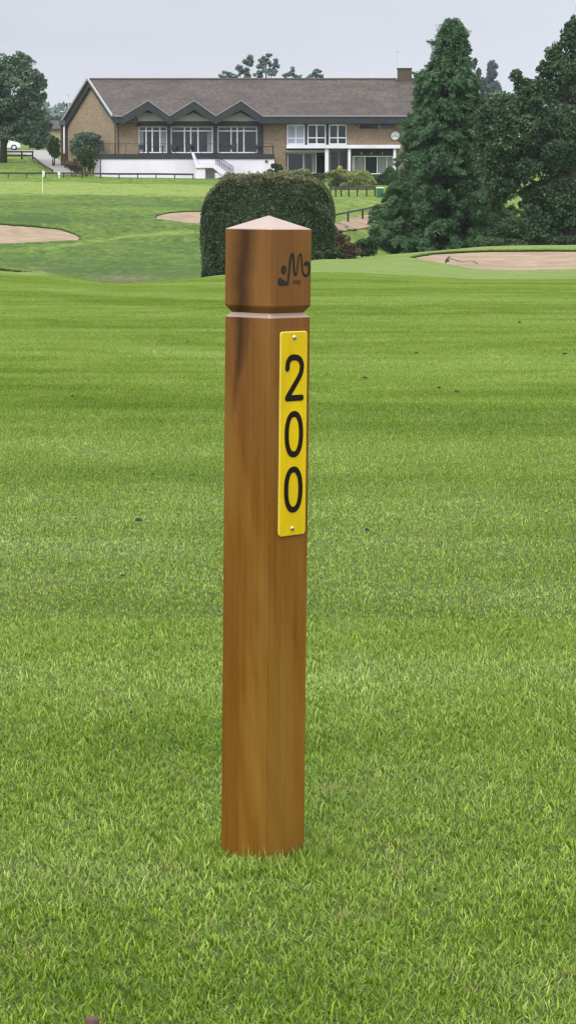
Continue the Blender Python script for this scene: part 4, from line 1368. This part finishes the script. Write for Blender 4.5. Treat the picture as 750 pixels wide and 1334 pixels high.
# gable panels, beam, columns
for a_, pk_, c_ in ((178.5, 190, 216), (223, 252, 277), (284, 313, 336)):
    mb = MB()
    top_r = 146.5
    pts = [P(a_, 158, 245.05), P(c_, 158, 245.05), P(pk_, top_r, 245.05)]
    if a_ == 178.5: pts = [P(a_, 158, 245.05), P(c_, 158, 245.05), P(203, 149, 245.05), P(190, 146.5, 245.05), P(a_, 149.5, 245.05)]
    prism(mb, pts, (0, .08, 0)); cl(mb, 'gable_panel', M_GREYP)
mb = MB(); pbox(mb, 178, 341, 158.3, 164.2, 244.95, .3); cl(mb, 'beam', M_DARK)
for x0, x1 in ((218, 222), (277.8, 283), (335.2, 340.6)):
    mb = MB(); pbox(mb, x0, x1, 150, 200, 244.9, .25); cl(mb, 'column', M_DARK)

def window(x0, x1, y0, y1, mull, trans, Y=245.35, t=1.1, name='window', glass=M_GLASS, curt=(), tm=None):
    t = t * 1.35; mb = MB(); tm = tm or t
    pbox(mb, x0, x0 + t, y0, y1, Y, .09); pbox(mb, x1 - t, x1, y0, y1, Y, .09)
    pbox(mb, x0 + t, x1 - t, y0, y0 + t, Y, .09); pbox(mb, x0 + t, x1 - t, y1 - t, y1, Y, .09)
    for m_ in mull: pbox(mb, m_ - tm / 2, m_ + tm / 2, y0 + t, y1 - t, Y + .012, .07)
    for r_ in trans: pbox(mb, x0 + t, x1 - t, r_ - t * .45, r_ + t * .45, Y + .024, .05)
    w_ = cl(mb, name, M_FRAME)
    mb = MB(); pbox(mb, x0 + .4, x1 - .4, y0 + .4, y1 - .4, Y + .10, .012); g_ = cl(mb, 'pane', glass, w_)
    for c0, c1, cy0, cy1 in curt:
        mb = MB(); n = 8
        for k in range(n):
            xa, xb = c0 + (c1 - c0) * k / n, c0 + (c1 - c0) * (k + 1) / n - .05
            pbox(mb, xa, xb, cy0, cy1, Y + .085 - .006 * (k % 2), .012)
        cl(mb, 'curtain', M_CURT, w_)
window(180.5, 218, 164.5, 199.5, (190.5, 198.5, 208.5), (170.6,), curt=((209, 216.5, 172, 198), (182, 187, 172, 198)))
window(222.5, 277.5, 164.5, 199.5, (240.5, 248.6, 258), (170.6,), curt=((270, 276, 172, 198),))
window(283.2, 335.2, 164.5, 199.5, (301, 309, 317.6), (170.6,))
mb = MB(); pbox(mb, 372.5, 452, 158, 162, 245.0, .3); cl(mb, 'window_head', M_DARK)
for k, (x0, x1) in enumerate(((373.2, 397), (400, 424.5), (428, 451.6))):
    window(x0, x1, 162, 188.5, ((x0 + x1) / 2,), (180,) if k == 0 else (179.5,), 245.15, t=1.3, glass=M_GLASSREFL if k == 0 else M_GLASS)
for x0, x1 in ((397.1, 399.9), (424.6, 427.9)):
    mb = MB(); pbox(mb, x0, x1, 162, 189, 245.1, .2); cl(mb, 'window_post', M_DARK)
for x0, x1 in ((468.1, 491.4), (496.1, 513.9)):
    mb = MB(); pbox(mb, x0, x1, 157.5, 167.5, 245.2, .05); pbox(mb, x0, x1, 155.5, 157.3, 245.1, .2); cl(mb, 'high_window', M_GLASS)
mb = MB(); pbox(mb, 463.5, 466, 157, 164, 245.2, .05); cl(mb, 'high_window', M_GLASS)
# white canopy band and porch columns
mb = MB(); pbox(mb, 372.8, 521, 188.6, 193.2, 243.6, 1.7); cl(mb, 'canopy', M_WHITE)
for x0, x1 in ((423, 428), (453, 456.6), (512, 515.5)):
    mb = MB(); pbox(mb, x0, x1, 193.4, 232, 243.8, .3); cl(mb, 'porch_column', M_WHITE)
# ground floor glazing
window(374, 412, 199, 226, (395,), (), 245.3, t=.8, name='patio_window', curt=((406, 410, 201, 225), (396, 398, 201, 225)))
mb = MB(); pbox(mb, 373, 423, 195.4, 198.6, 244.6, .4); cl(mb, 'awning_box', M_GREYP)
window(429, 452.6, 195, 228, (441,), (201,), 245.8, t=.5, name='porch_window')
window(458.5, 512, 203, 227, (461, 475, 491, 503.5), (), 245.2, t=1.0, tm=1.1, name='patio_window', curt=((462, 474, 205, 226), (492, 503, 205, 226), (504.5, 511, 205, 226)))
mb = MB(); pbox(mb, 457, 512, 193.6, 202.6, 245.2, .2); cl(mb, 'bay_head', M_DARK)
for x_ in (470.5, 483.5, 497.5):
    mb = MB(); q = P(x_, 199.6, 245.1); mb.tube([(q.x, 245.1, q.z - .08), (q.x, 245.1, q.z + .08)], [.1, .05], 8); cl(mb, 'canopy_light', M_GREYP)

# terrace
YT = 241.0
zd = P(240, 201, YT).z
xa, xb = P(123, 200, YT).x, P(357, 200, YT).x
mb = MB(); mb.box(xa, xb, YT + .12, 244.9, zd - .05, zd); mb.box(xa - .02, xb + .02, YT - .03, YT + .10, zd - .42, zd + .03)
cl(mb, 'terrace_deck', M_DARK)
mb = MB()
mb.box(xa, P(283, 200, YT).x - .0, YT + .05, YT + .25, zg, zd - .424); mb.box(P(283, 200, YT).x + .002, xb, YT + .06, YT + .25, zg, zd - .424)
mb.box(xa, xa + .2, YT + .252, 245, zg, zd - .424); mb.box(xb - .2, xb, YT + .252, 244.9, zg, zd - .424)
cl(mb, 'terrace_wall', M_WHITE)
mb = MB(); q = P(131, 215, YT - .05); mb.box(q.x - .04, q.x + .04, YT - .02, YT + .045, zg + 2, zd - .4); cl(mb, 'downpipe', M_DARK)
mb = MB(); q = P(347, 210, YT); mb.box(q.x - .12, q.x + .12, YT - .06, YT + .055, q.z - .08, q.z + .08); cl(mb, 'wall_vent', M_DARK)
mb = MB()
def rail(x0, x1):
    a, b = P(x0, 200, YT).x, P(x1, 200, YT).x
    mb.bar((a, YT + .05, zd + .95), (b, YT + .05, zd + .95), .05, .04)
    n = int((b - a) / 1.6)
    for k in range(n + 1):
        x = a + (b - a) * k / n; mb.box(x - .025, x + .025, YT + .025, YT + .075, zd + .03, zd + .93)
    m_ = int((b - a) / .14)
    for k in range(m_):
        x = a + (b - a) * (k + .5) / m_; mb.box(x - .004, x + .004, YT + .046, YT + .054, zd + .03, zd + .93)
rail(136, 249); rail(262, 356)
cl(mb, 'terrace_railing', M_DARK)
# outside stair with white parapet
YS = 239.6
mb = MB()
prism(mb, [P(*p, YS) for p in ((249, 198), (252.5, 198), (258.5, 213.5), (279.5, 213.5), (306, 230.5), (306, 236), (299, 236), (277, 218.5), (255, 218.5))], (0, .14, 0))
a, b = P(255, 236, YS), P(279, 213, YS)
mb.box(a.x + .03, P(267.5, 230, YS).x, YS + .16, YT + .03, zg, b.z - .45); mb.box(P(280, 230, YS).x, P(290, 230, YS).x, YS + .16, YT + .03, zg, P(280, 225, YS).z)
mb.box(a.x + .03, b.x, YS + .16, YT + .03, b.z - .44, b.z - .30)
prism(mb, [P(*p, YT - .18) for p in ((249, 198), (252.5, 198), (258.5, 213.5), (279.5, 213.5), (303, 229), (300, 232), (277, 218.5), (255, 218.5))], (0, .12, 0))
st = cl(mb, 'staircase', M_WHITE)
for k in range(11):
    mb = MB(); q = P(280 + k * 2.2, 218 + k * 1.45, YS + .15); mb.box(q.x, q.x + .17, YS + .16, YT - .2, q.z - .15, q.z); cl(mb, 'step', M_GREYP, st)
for k in range(9):
    mb = MB(); q = P(252.5 + k * .7, 201 + k * 1.6, YS + .15); mb.box(q.x, q.x + .06, YS + .16, YT - .2, q.z - .1, q.z); cl(mb, 'step', M_GREYP, st)
for Yq in (YS + .07, YT - .12):
    mb = MB()
    for k in range(9):
        q = P(281 + k * 2.8, 214.5 + k * 1.8, Yq); mb.box(q.x - .02, q.x + .02, Yq - .02, Yq + .02, q.z - .05, q.z + .85)
    for dz in (.85, .45): mb.bar(P(281, 214.5, Yq) + Vector((0, 0, dz)), P(303.4, 229, Yq) + Vector((0, 0, dz)), .04, .04)
    mb.bar(P(259, 213, Yq) + Vector((0, 0, .85)), P(281, 214.5, Yq) + Vector((0, 0, .85)), .04, .04)
    cl(mb, 'handrail', M_DARK, st)

# clock on the wall
q = P(514.5, 176.8, 244.95)
clock = empty('wall_clock', (q.x, 244.95, q.z)); tag(clock, 'round white clock hanging on the brick beside the cypress', 'clock')
def disc_y(mb, r, y0, y1, n=32):
    V = [(r * math.cos(2 * math.pi * k / n), y, r * math.sin(2 * math.pi * k / n)) for y in (y0, y1) for k in range(n)]
    mb.poly(V, [tuple(range(n)), tuple(range(2 * n - 1, n - 1, -1))] + [(k, (k + 1) % n, n + (k + 1) % n, n + k) for k in range(n)])
mb = MB(); disc_y(mb, .46, -.08, .04); mb.build('rim', M_DARK, clock)
mb = MB(); disc_y(mb, .41, -.10, -.083); fc = mb.build('dial', mat('clock_white', (.8, .8, .8), .5), clock)
for k in range(12):
    mb = MB(); a = k * math.pi / 6; mb.bar((.31 * math.sin(a), -.106, .31 * math.cos(a)), (.37 * math.sin(a), -.106, .37 * math.cos(a)), .03, .008, up=(0, 1, 0)); mb.build('hour_mark', M_BLACK, fc)
for ang, L_, w_ in ((115, .20, .055), (250, .29, .04)):
    a = math.radians(ang); mb = MB(); mb.bar((0, -.115 - w_ * .1, 0), (L_ * math.sin(a), -.115 - w_ * .1, L_ * math.cos(a)), w_, .006, up=(0, 1, 0)); mb.build('hand', M_BLACK, clock)

# aerial on the ridge
q = Vector((P(516.2, 101, 250.6).x, 250.6, zr - .1)); zt = P(516, 66, 250.6).z
ae = empty('roof_aerial', q); tag(ae, 'thin television aerial on a tall mast beside the chimney', 'aerial')
mb = MB(); mb.tube([(0, 0, 0), (0, 0, zt - q.z)], .035, 6); mb.build('mast', M_GREYP, ae)
mb = MB(); h_ = zt - q.z - .1
mb.bar((-.1, 0, h_), (.75, -.2, h_), .04)
for k in range(8): mb.bar((-.05 + k * .1, -.25, h_ + .02), (-.05 + k * .1, .2, h_ + .02), .02)
mb.build('antenna', M_GREYP, ae)
# faint lamp column far behind the lean-to
q = gpt(91, 300); lc = empty('lamp_column', (q.x, 300, q.z)); tag(lc, 'thin far lamp column rising behind the low extension', 'lamp column')
zt = P(91, 124, 300).z - q.z
mb = MB(); mb.tube([(0, 0, 0), (0, 0, zt)], [.08, .05], 8); mb.build('pole', M_GREYP, lc)
mb = MB(); mb.box(-.35, .1, -.1, .1, zt - .02, zt + .1); mb.build('lantern', M_GREYP, lc)

# terrace furniture
def chair(px, label):
    r = empty('terrace_chair', (P(px, 200, 242.6).x, 242.6, zd)); tag(r, label, 'chair', 'dark chairs on the terrace')
    mb = MB(); mb.box(-.24, .24, -.24, .24, .42, .46); mb.build('seat', M_DARK, r)
    mb = MB(); mb.box(-.24, .24, .2, .24, .5, .92); mb.build('backrest', M_DARK, r)
    for x in (-.21, .21):
        for y in (-.2, .2): mb = MB(); mb.box(x - .02, x + .02, y - .02, y + .02, 0, .418); mb.build('leg', M_DARK, r)
def table(px, label, y=242.6):
    r = empty('terrace_table', (P(px, 200, y).x, y, zd)); tag(r, label, 'table', 'dark tables on the terrace')
    mb = MB(); mb.box(-.75, .75, -.4, .4, .70, .75); mb.build('tabletop', M_DARK, r)
    for x in (-.65, .65):
        for yy in (-.33, .33): mb = MB(); mb.box(x - .03, x + .03, yy - .03, yy + .03, 0, .697); mb.build('leg', M_DARK, r)
table(203, 'dark table on the terrace in front of the left glazed bay', 242.6); table(330 + 16, 'dark table at the right end of the terrace by the brick pier')
for px_, lb_ in ((184, 'terrace chair at the left edge of the left glazed bay'), (246, 'terrace chair in front of the middle glazed bay'), (303, 'terrace chair in front of the right glazed bay'), (337, 'terrace chair right of the right glazed bay'), (226, 'terrace chair beside the post between left and middle bays')): chair(px_, lb_)

# ------------------------------------------------------------------ things on the slope
_YC = {}
def Yrow(px, row, y0=110., y1=330.):
    """distance at which the ground first shows at this photo row"""
    k = (round(px * 2), y0)
    if k not in _YC:
        Ys = np.arange(y0, y1, .25); xs = (px - 375) / F_PX / PXS * Ys
        _YC[k] = (Ys, HORIZON - (ground_z(xs, Ys) - CAM_Z) / Ys * F_PX)
    Ys, r = _YC[k]
    hit = np.nonzero(r <= row)[0]
    return float(Ys[hit[0]]) if len(hit) else y1
def gp(px, row, **k):
    Y = Yrow(px, row, **k); return gpt(px, Y)

def patch(name, rows, m, label, nx_=14, dz=.05, **k):
    """rows: (row, px left, px right) -> draped sheet"""
    R_ = []
    rr = np.linspace(rows[0][0], rows[-1][0], 40)
    for r in rr:
        a = np.interp(r, [q[0] for q in rows] if rows[0][0] < rows[-1][0] else [q[0] for q in rows][::-1], [q[1] for q in rows] if rows[0][0] < rows[-1][0] else [q[1] for q in rows][::-1])
        b = np.interp(r, [q[0] for q in rows] if rows[0][0] < rows[-1][0] else [q[0] for q in rows][::-1], [q[2] for q in rows] if rows[0][0] < rows[-1][0] else [q[2] for q in rows][::-1])
        Y = [Yrow(a + (b - a) * j / nx_, r, **k) for j in range(nx_ + 1)]
        R_.append([gpt(a + (b - a) * j / nx_, Y[j]) + Vector((0, 0, dz)) for j in range(nx_ + 1)])
    mb = MB(); n = nx_ + 1
    mb.poly([p for r in R_ for p in r], [(i * n + j, i * n + j + 1, (i + 1) * n + j + 1, (i + 1) * n + j) for i in range(len(R_) - 1) for j in range(nx_)])
    o = mb.build(name, m, None, True); tag(o, label, kind='structure'); return o
patch('car_park', [(197, -90, 66), (200, -20, 66), (203, 38, 70), (210, 46, 78), (217, 57, 88), (224, 69, 99), (229, 76, 106)], M_TARM, 'grey tarmac drive leading up to the car park')
patch('path', [(281, 476, 500), (287, 452, 500), (293, 434, 500), (297, 428, 482), (303, 428, 440)], M_DIRT, 'bare earth path crossing the right slope', dz=.06)

def rail_fence(name, label, pts, ph, rails, post=.1, rh=.12, m=M_TIMB, start=0):
    """pts: ground points; a post at each"""
    r = empty(name, pts[0]); tag(r, label, 'fence'); o = pts[0]
    for p in pts:
        mb = MB(); q = p - o; mb.box(q.x - post / 2, q.x + post / 2, q.y - post / 2, q.y + post / 2, q.z - .3, q.z + ph)
        mb.build('post', m, r)
    for h in rails:
        mb = MB()
        for a, b in zip(pts[:-1], pts[1:]): mb.bar(a - o + Vector((0, -post * .5 - .03, h)), b - o + Vector((0, -post * .5 - .03, h)), .05, rh)
        mb.build('rail', m, r)
rail_fence('rail_fence', 'low dark rail fence running along the top edge of the green', [gpt(px, 236.5 - .0 * px) for px in range(-60, 275, 24)], .50, (.42,), rh=.16)
rail_fence('rail_fence', 'dark post and rail fence by the parked car, in front of the left tree', [gp(px, 208.5) for px in (-30, -8, 8, 30, 44)], .85, (.75, .35), post=.16, rh=.16)
rail_fence('rail_fence', 'dark low rail beside the drive curving down to the green', [gp(44, 208.5), gp(52, 215), gp(60, 221), gp(70, 226.5)], .35, (.26,), rh=.2)
rail_fence('rail_fence', 'short post and rail fence next to the green bin below the porch', [gp(px, 256.5) for px in (430, 437, 444, 454, 465, 477, 488)], .85, (.78, .62), rh=.14, post=.13)
rail_fence('rail_fence', 'dark sloping handrail above the bare earth path', [gp(px, r) for px, r in ((430, 296), (453, 290), (472, 286), (492, 281), (505, 277))], .75, (.68,), rh=.13, post=.14)
rail_fence('panel_fence', 'dark boarded fence at the back of the car park', [gp(px, 195) for px in (40, 48, 56, 64, 70)], 1.5, (.25, .55, .85, 1.15, 1.4), rh=.31)

# bin
q = gp(494.5, 257)
bn = empty('litter_bin', q); tag(bn, 'green bin with a pale lid at the end of the short fence', 'bin')
mb = MB(); prism(mb, [(-.28, -.25, 0), (.28, -.25, 0), (.28, .25, 0), (-.28, .25, 0)], (0, 0, .70)); mb.build('body', mat('green_plastic', (.02, .13, .06), .5, var=.2, vscale=4), bn, bevel=.03)
mb = MB(); mb.box(-.3, .3, -.27, .27, .703, .78); mb.build('lid', M_FRAME, bn, bevel=.02)
# flag
q = gp(56.5, 252, y0=150)
fl = empty('golf_flag', q); tag(fl, 'thin flagstick with a limp white flag on the green', 'golf flag')
hp = (252 - 222.5) / F_PX * q.y
mb = MB(); mb.tube([(0, 0, -.1), (0, 0, hp * .5)], .028, 8); mb.tube([(0, 0, hp * .5), (0, 0, hp)], .026, 8); mb.build('pole', mat('flag_pole', (.75, .75, .5), .4), fl)
mb = MB(); rows_ = []
for i in range(9):
    z = hp - .02 - i * .055
    rows_.append([(.02 + .17 * j / 5 * (1 - .3 * (i / 8)), .03 * math.sin(j * 2.1 + i * .4), z - .02 * j) for j in range(6)])
mb.poly([p for r in rows_ for p in r], [(i * 6 + j, i * 6 + j + 1, (i + 1) * 6 + j + 1, (i + 1) * 6 + j) for i in range(8) for j in range(5)])
mb.build('flag', mat('flag_cloth', (.8, .8, .82), .8), fl, True)
# little white marker on the low fence
q = gpt(78, 235.8); mk = empty('white_marker', q); tag(mk, 'small white marker stake standing at the low rail fence', 'marker')
mb = MB(); mb.box(-.05, .05, -.02, .02, -.2, .55); mb.build('stake', M_WHITE, mk)
mb = MB(); mb.box(-.13, .13, -.045, -.022, .35, .6); mb.build('plaque', M_WHITE, mk)

# rake in the right bunker
B0 = BUNK[0]
def sand_pt(px, row):
    lo_, hi_ = 70., 95.
    for _ in range(40):
        mid = (lo_ + hi_) / 2; q = at(px, row, mid)
        r, th = bunk_r(B0, np.array([q.x]), np.array([mid]))
        fr = min(.95, float(r[0])); lip = .05 + .02 * max(0, math.sin(float(th[0])))
        sz = gz(q.x, mid) - (lip * fr ** 2 + .12 * (1 - fr ** 2))
        if q.z > sz: lo_ = mid
        else: hi_ = mid
    return Vector((q.x, lo_, sz))
ra, rb = sand_pt(586, 345), sand_pt(621, 344)
rk = empty('bunker_rake', ra); tag(rk, 'wooden rake lying on the sand of the right bunker', 'rake')
d = rb - ra
mb = MB(); mb.tube([(0, 0, .22), tuple(d * .35 + Vector((0, 0, .10))), tuple(d * .7 + Vector((0, 0, .12))), tuple(d * .85 + Vector((0, 0, .10))), tuple(d + Vector((0, 0, .03)))], .022, 8)
mb.build('handle', mat('rake_wood', (.34, .27, .19), .7, var=.2), rk, True)
mb = MB(); hd = Vector((-.08, -.28, .2)); mb.bar((-.02, .22, .25), (-.08, -.22, .12), .05, .05)
for k in range(9):
    t = k / 8; p = Vector((-.02, .22, .25)).lerp(Vector((-.08, -.22, .12)), t); mb.bar(p, p + Vector((-.10, 0, -.07)), .02)
mb.build('head', M_TIMB, rk)

# white car in the car park
def car(px, row, label):
    q = gp(px, row); r = empty('parked_car', q, (0, 0, math.radians(4))); tag(r, label, 'car')
    paint = mat('white_car_paint', (.75, .76, .78), .25, spec=.6)
    prof = [(-1.95, .32), (-1.98, .62), (-1.90, .92), (-1.78, 1.00), (-1.45, 1.36), (-1.1, 1.45), (-.3, 1.47), (.25, 1.40), (.95, .98), (1.55, .86), (1.88, .70), (1.95, .45), (1.92, .30)]
    mb = MB(); W = .84
    def sec(y, k): return [(x * (1 - .01 * k), y, (z if z < 1.0 else z) - .02 * k) for x, z in prof]
    secs = [(-W, 2), (-W + .05, 0), (W - .05, 0), (W, 2)]
    V = []; n = len(prof)
    for y, k in secs:
        for x, z in prof:
            inset = .17 * max(0, (z - .95) / .5)
            V.append((x, (y - inset * (1 if y > 0 else -1)), z - (.03 if k else 0)))
    Fc = []
    for s in range(3):
        for i in range(n): Fc.append((s * n + i, s * n + (i + 1) % n, (s + 1) * n + (i + 1) % n, (s + 1) * n + i))
    Fc += [tuple(range(n)), tuple(range(4 * n - 1, 3 * n - 1, -1))]
    mb.poly(V, Fc); mb.build('body', paint, r, bevel=.04)
    for s in (-1, 1):
        def side(x, z): return (x, s * (W - .17 * max(0, (z - .95) / .5) + .004), z)
        for pts in ([(-1.35, 1.0), (-1.2, 1.33), (-.45, 1.37), (-.42, 1.0)], [(-.34, 1.0), (-.36, 1.37), (.15, 1.33), (.72, 1.0)]):
            mb = MB(); prism(mb, [side(*p) for p in pts], (0, s * .012, 0)); mb.build('side_window', M_GLASS, r)
        mb = MB(); mb.box(.55, .75, s * (W + .02) - .07, s * (W + .02) + .07, .98, 1.10); mb.build('mirror', paint, r)
        mb = MB(); mb.box(1.78, 1.93, s * .62 - .16, s * .62 + .16, .60, .74); mb.build('headlight', M_GLASS, r, bevel=.03)
        for x in (-1.25, 1.22):
            mb = MB(); mb.tube([(x, s * (W - .12), .31), (x, s * (W + .025), .31)], .31, 20); wh = mb.build('wheel', M_BLACK, r)
            mb = MB(); mb.tube([(x, s * (W + .0255), .31), (x, s * (W + .04), .31)], .19, 12); mb.build('rim', M_GREYP, wh)
    mb = MB(); prism(mb, [(.34, -.62, 1.375), (.92, -.72, 1.01), (.92, .72, 1.01), (.34, .62, 1.375)], (.03, 0, .03)); mb.build('windscreen', M_GLASS, r)
    mb = MB(); prism(mb, [(-1.50, -.62, 1.34), (-1.76, -.72, 1.05), (-1.76, .72, 1.05), (-1.50, .62, 1.34)], (-.03, 0, .03)); mb.build('rear_window', M_GLASS, r)
car(6, 197, 'white hatchback parked behind the trunk of the left tree')

# far tan outbuilding
q = gpt(74, 325); ob = empty('outbuilding', q); tag(ob, 'far tan walled outbuilding left of the clubhouse', 'outbuilding')
tp = P(72, 163, 325).z - q.z
mb = MB(); mb.box(-1.6, 3.0, 0, 4, -1, tp - .6); mb.build('wall', mat('tan_render', (.36, .28, .17), .9, var=.2), ob)
mb = MB(); prism(mb, [(-1.9, -.3, tp - .597), (3.3, -.3, tp - .597), (3.3, 2, tp + .5), (-1.9, 2, tp + .5)], (0, 0, .15)); prism(mb, [(-1.9, 4.3, tp - .597), (3.3, 4.3, tp - .597), (3.3, 2.02, tp + .5), (-1.9, 2.02, tp + .5)], (0, 0, .15)); mb.build('roof', M_ROOF, ob)

# shrubs round the clubhouse
bush('shrub', 'upright dark bush against the low brick extension', 'shrub', [(71, 184, 6, 8), (72, 196, 7, 10), (68, 192, 5, 8)], 256, 4500, .17, M_BUSHG)
bush('shrub', 'dark spreading shrub under the left brick gable', 'shrub', [(108, 186, 14, 11), (120, 182, 12, 8), (100, 195, 9, 10), (128, 192, 8, 8)], 246.5, 7000, .18, M_LEAFM)
bush('shrub', 'lighter green bush at the left end of the white terrace wall', 'shrub', [(112, 202, 11, 10), (116, 213, 8, 11), (104, 210, 8, 8)], 240.5, 6000, .17, M_BUSHG)
bush('shrub', 'low brownish planting along the bend of the drive', 'shrub', [(92, 214, 10, 5), (100, 219, 8, 5)], 239, 2500, .14, M_BUSHB)
bush('shrub', 'small round dark bush below the brick pier', 'shrub', [(359, 222, 8, 8)], 240, 3000, .15, M_BUSHG)
bush('shrub', 'wide olive clipped mound right of the round dark bush', 'shrub', [(378, 228, 14, 6), (392, 227, 14, 6)], 238, 3600, .14, M_BUSHY)
bush('shrub', 'low green mound left of the porch', 'shrub', [(414, 232, 12, 7), (404, 234, 10, 6)], 236, 3600, .14, M_BUSHG)
bush('shrub', 'round mid green clipped bush in front of the porch', 'shrub', [(439, 237, 12, 11)], 228, 4200, .13, M_BUSHG)
bush('shrub', 'golden clipped dome bush in front of the patio windows', 'shrub', [(467, 237, 18, 12)], 229, 6000, .13, M_BUSHY)
bush('shrub', 'little pale bush tucked between the round green bush and golden dome', 'shrub', [(447, 242, 5, 4.5)], 224, 1200, .10, M_BUSHY)
bush('shrub', 'yellowish low hedge behind the golden dome bush', 'shrub', [(446, 226, 18, 5), (470, 226, 10, 4), (430, 228, 8, 4)], 238, 4000, .14, M_BUSHY)
bush('shrub', 'green shrub beside the cypress above the green bin', 'shrub', [(496, 236, 12, 11), (508, 232, 12, 14), (488, 233, 8, 6)], 231, 5500, .15, M_BUSHG)
bush('shrub', 'wispy low planting at the foot of the white staircase', 'shrub', [(300, 234, 10, 4), (318, 233, 12, 5), (338, 234, 12, 4), (290, 236, 8, 3)], 238.5, 2600, .12, M_BUSHG, subr=.3)
# yellow flowers in a pot
q = Vector((P(442.5, 225, 242).x, 242.0, gz(P(442.5, 225, 242).x, 242.0)))
zt_ = P(442.5, 216.5, 242).z - q.z
fpx = empty('flower_pot', q); tag(fpx, 'tall pot of pale yellow flowers by the dark porch doorway', 'flower pot')
mb = MB(); mb.tube([(0, 0, 0), (0, 0, zt_ * .45), (0, 0, zt_ * .62)], [.16, .22, .27], 14); mb.build('pot', mat('pale_pot', (.5, .45, .33), .8), fpx, True)
pp = RNG.normal(0, 1, (500, 3)); pp /= np.linalg.norm(pp, axis=1)[:, None]
link('flowers', leaf_mesh('flowers', pp * np.array([.24, .24, zt_ * .24]) * RNG.uniform(.6, 1, (500, 1)) + np.array([0, 0, zt_ * .80]), .10), M_FLOW, fpx)

# ------------------------------------------------------------------ damp air
hm = bpy.data.materials.new('haze'); hm.use_nodes = True
t = hm.node_tree; t.nodes.clear()
ho = N(t, 'ShaderNodeOutputMaterial'); pv = N(t, 'ShaderNodeVolumePrincipled')
pv.inputs['Color'].default_value = (.80, .86, .96, 1); pv.inputs['Density'].default_value = .0001; pv.inputs['Anisotropy'].default_value = .2
t.links.new(pv.outputs[0], ho.inputs['Volume'])
mb = MB(); mb.box(-5600, 5600, -40, 3600, -12, 60)
hz = mb.build('haze', hm); tag(hz, 'thin damp haze', kind='stuff')
SC.cycles.volume_bounces = 1
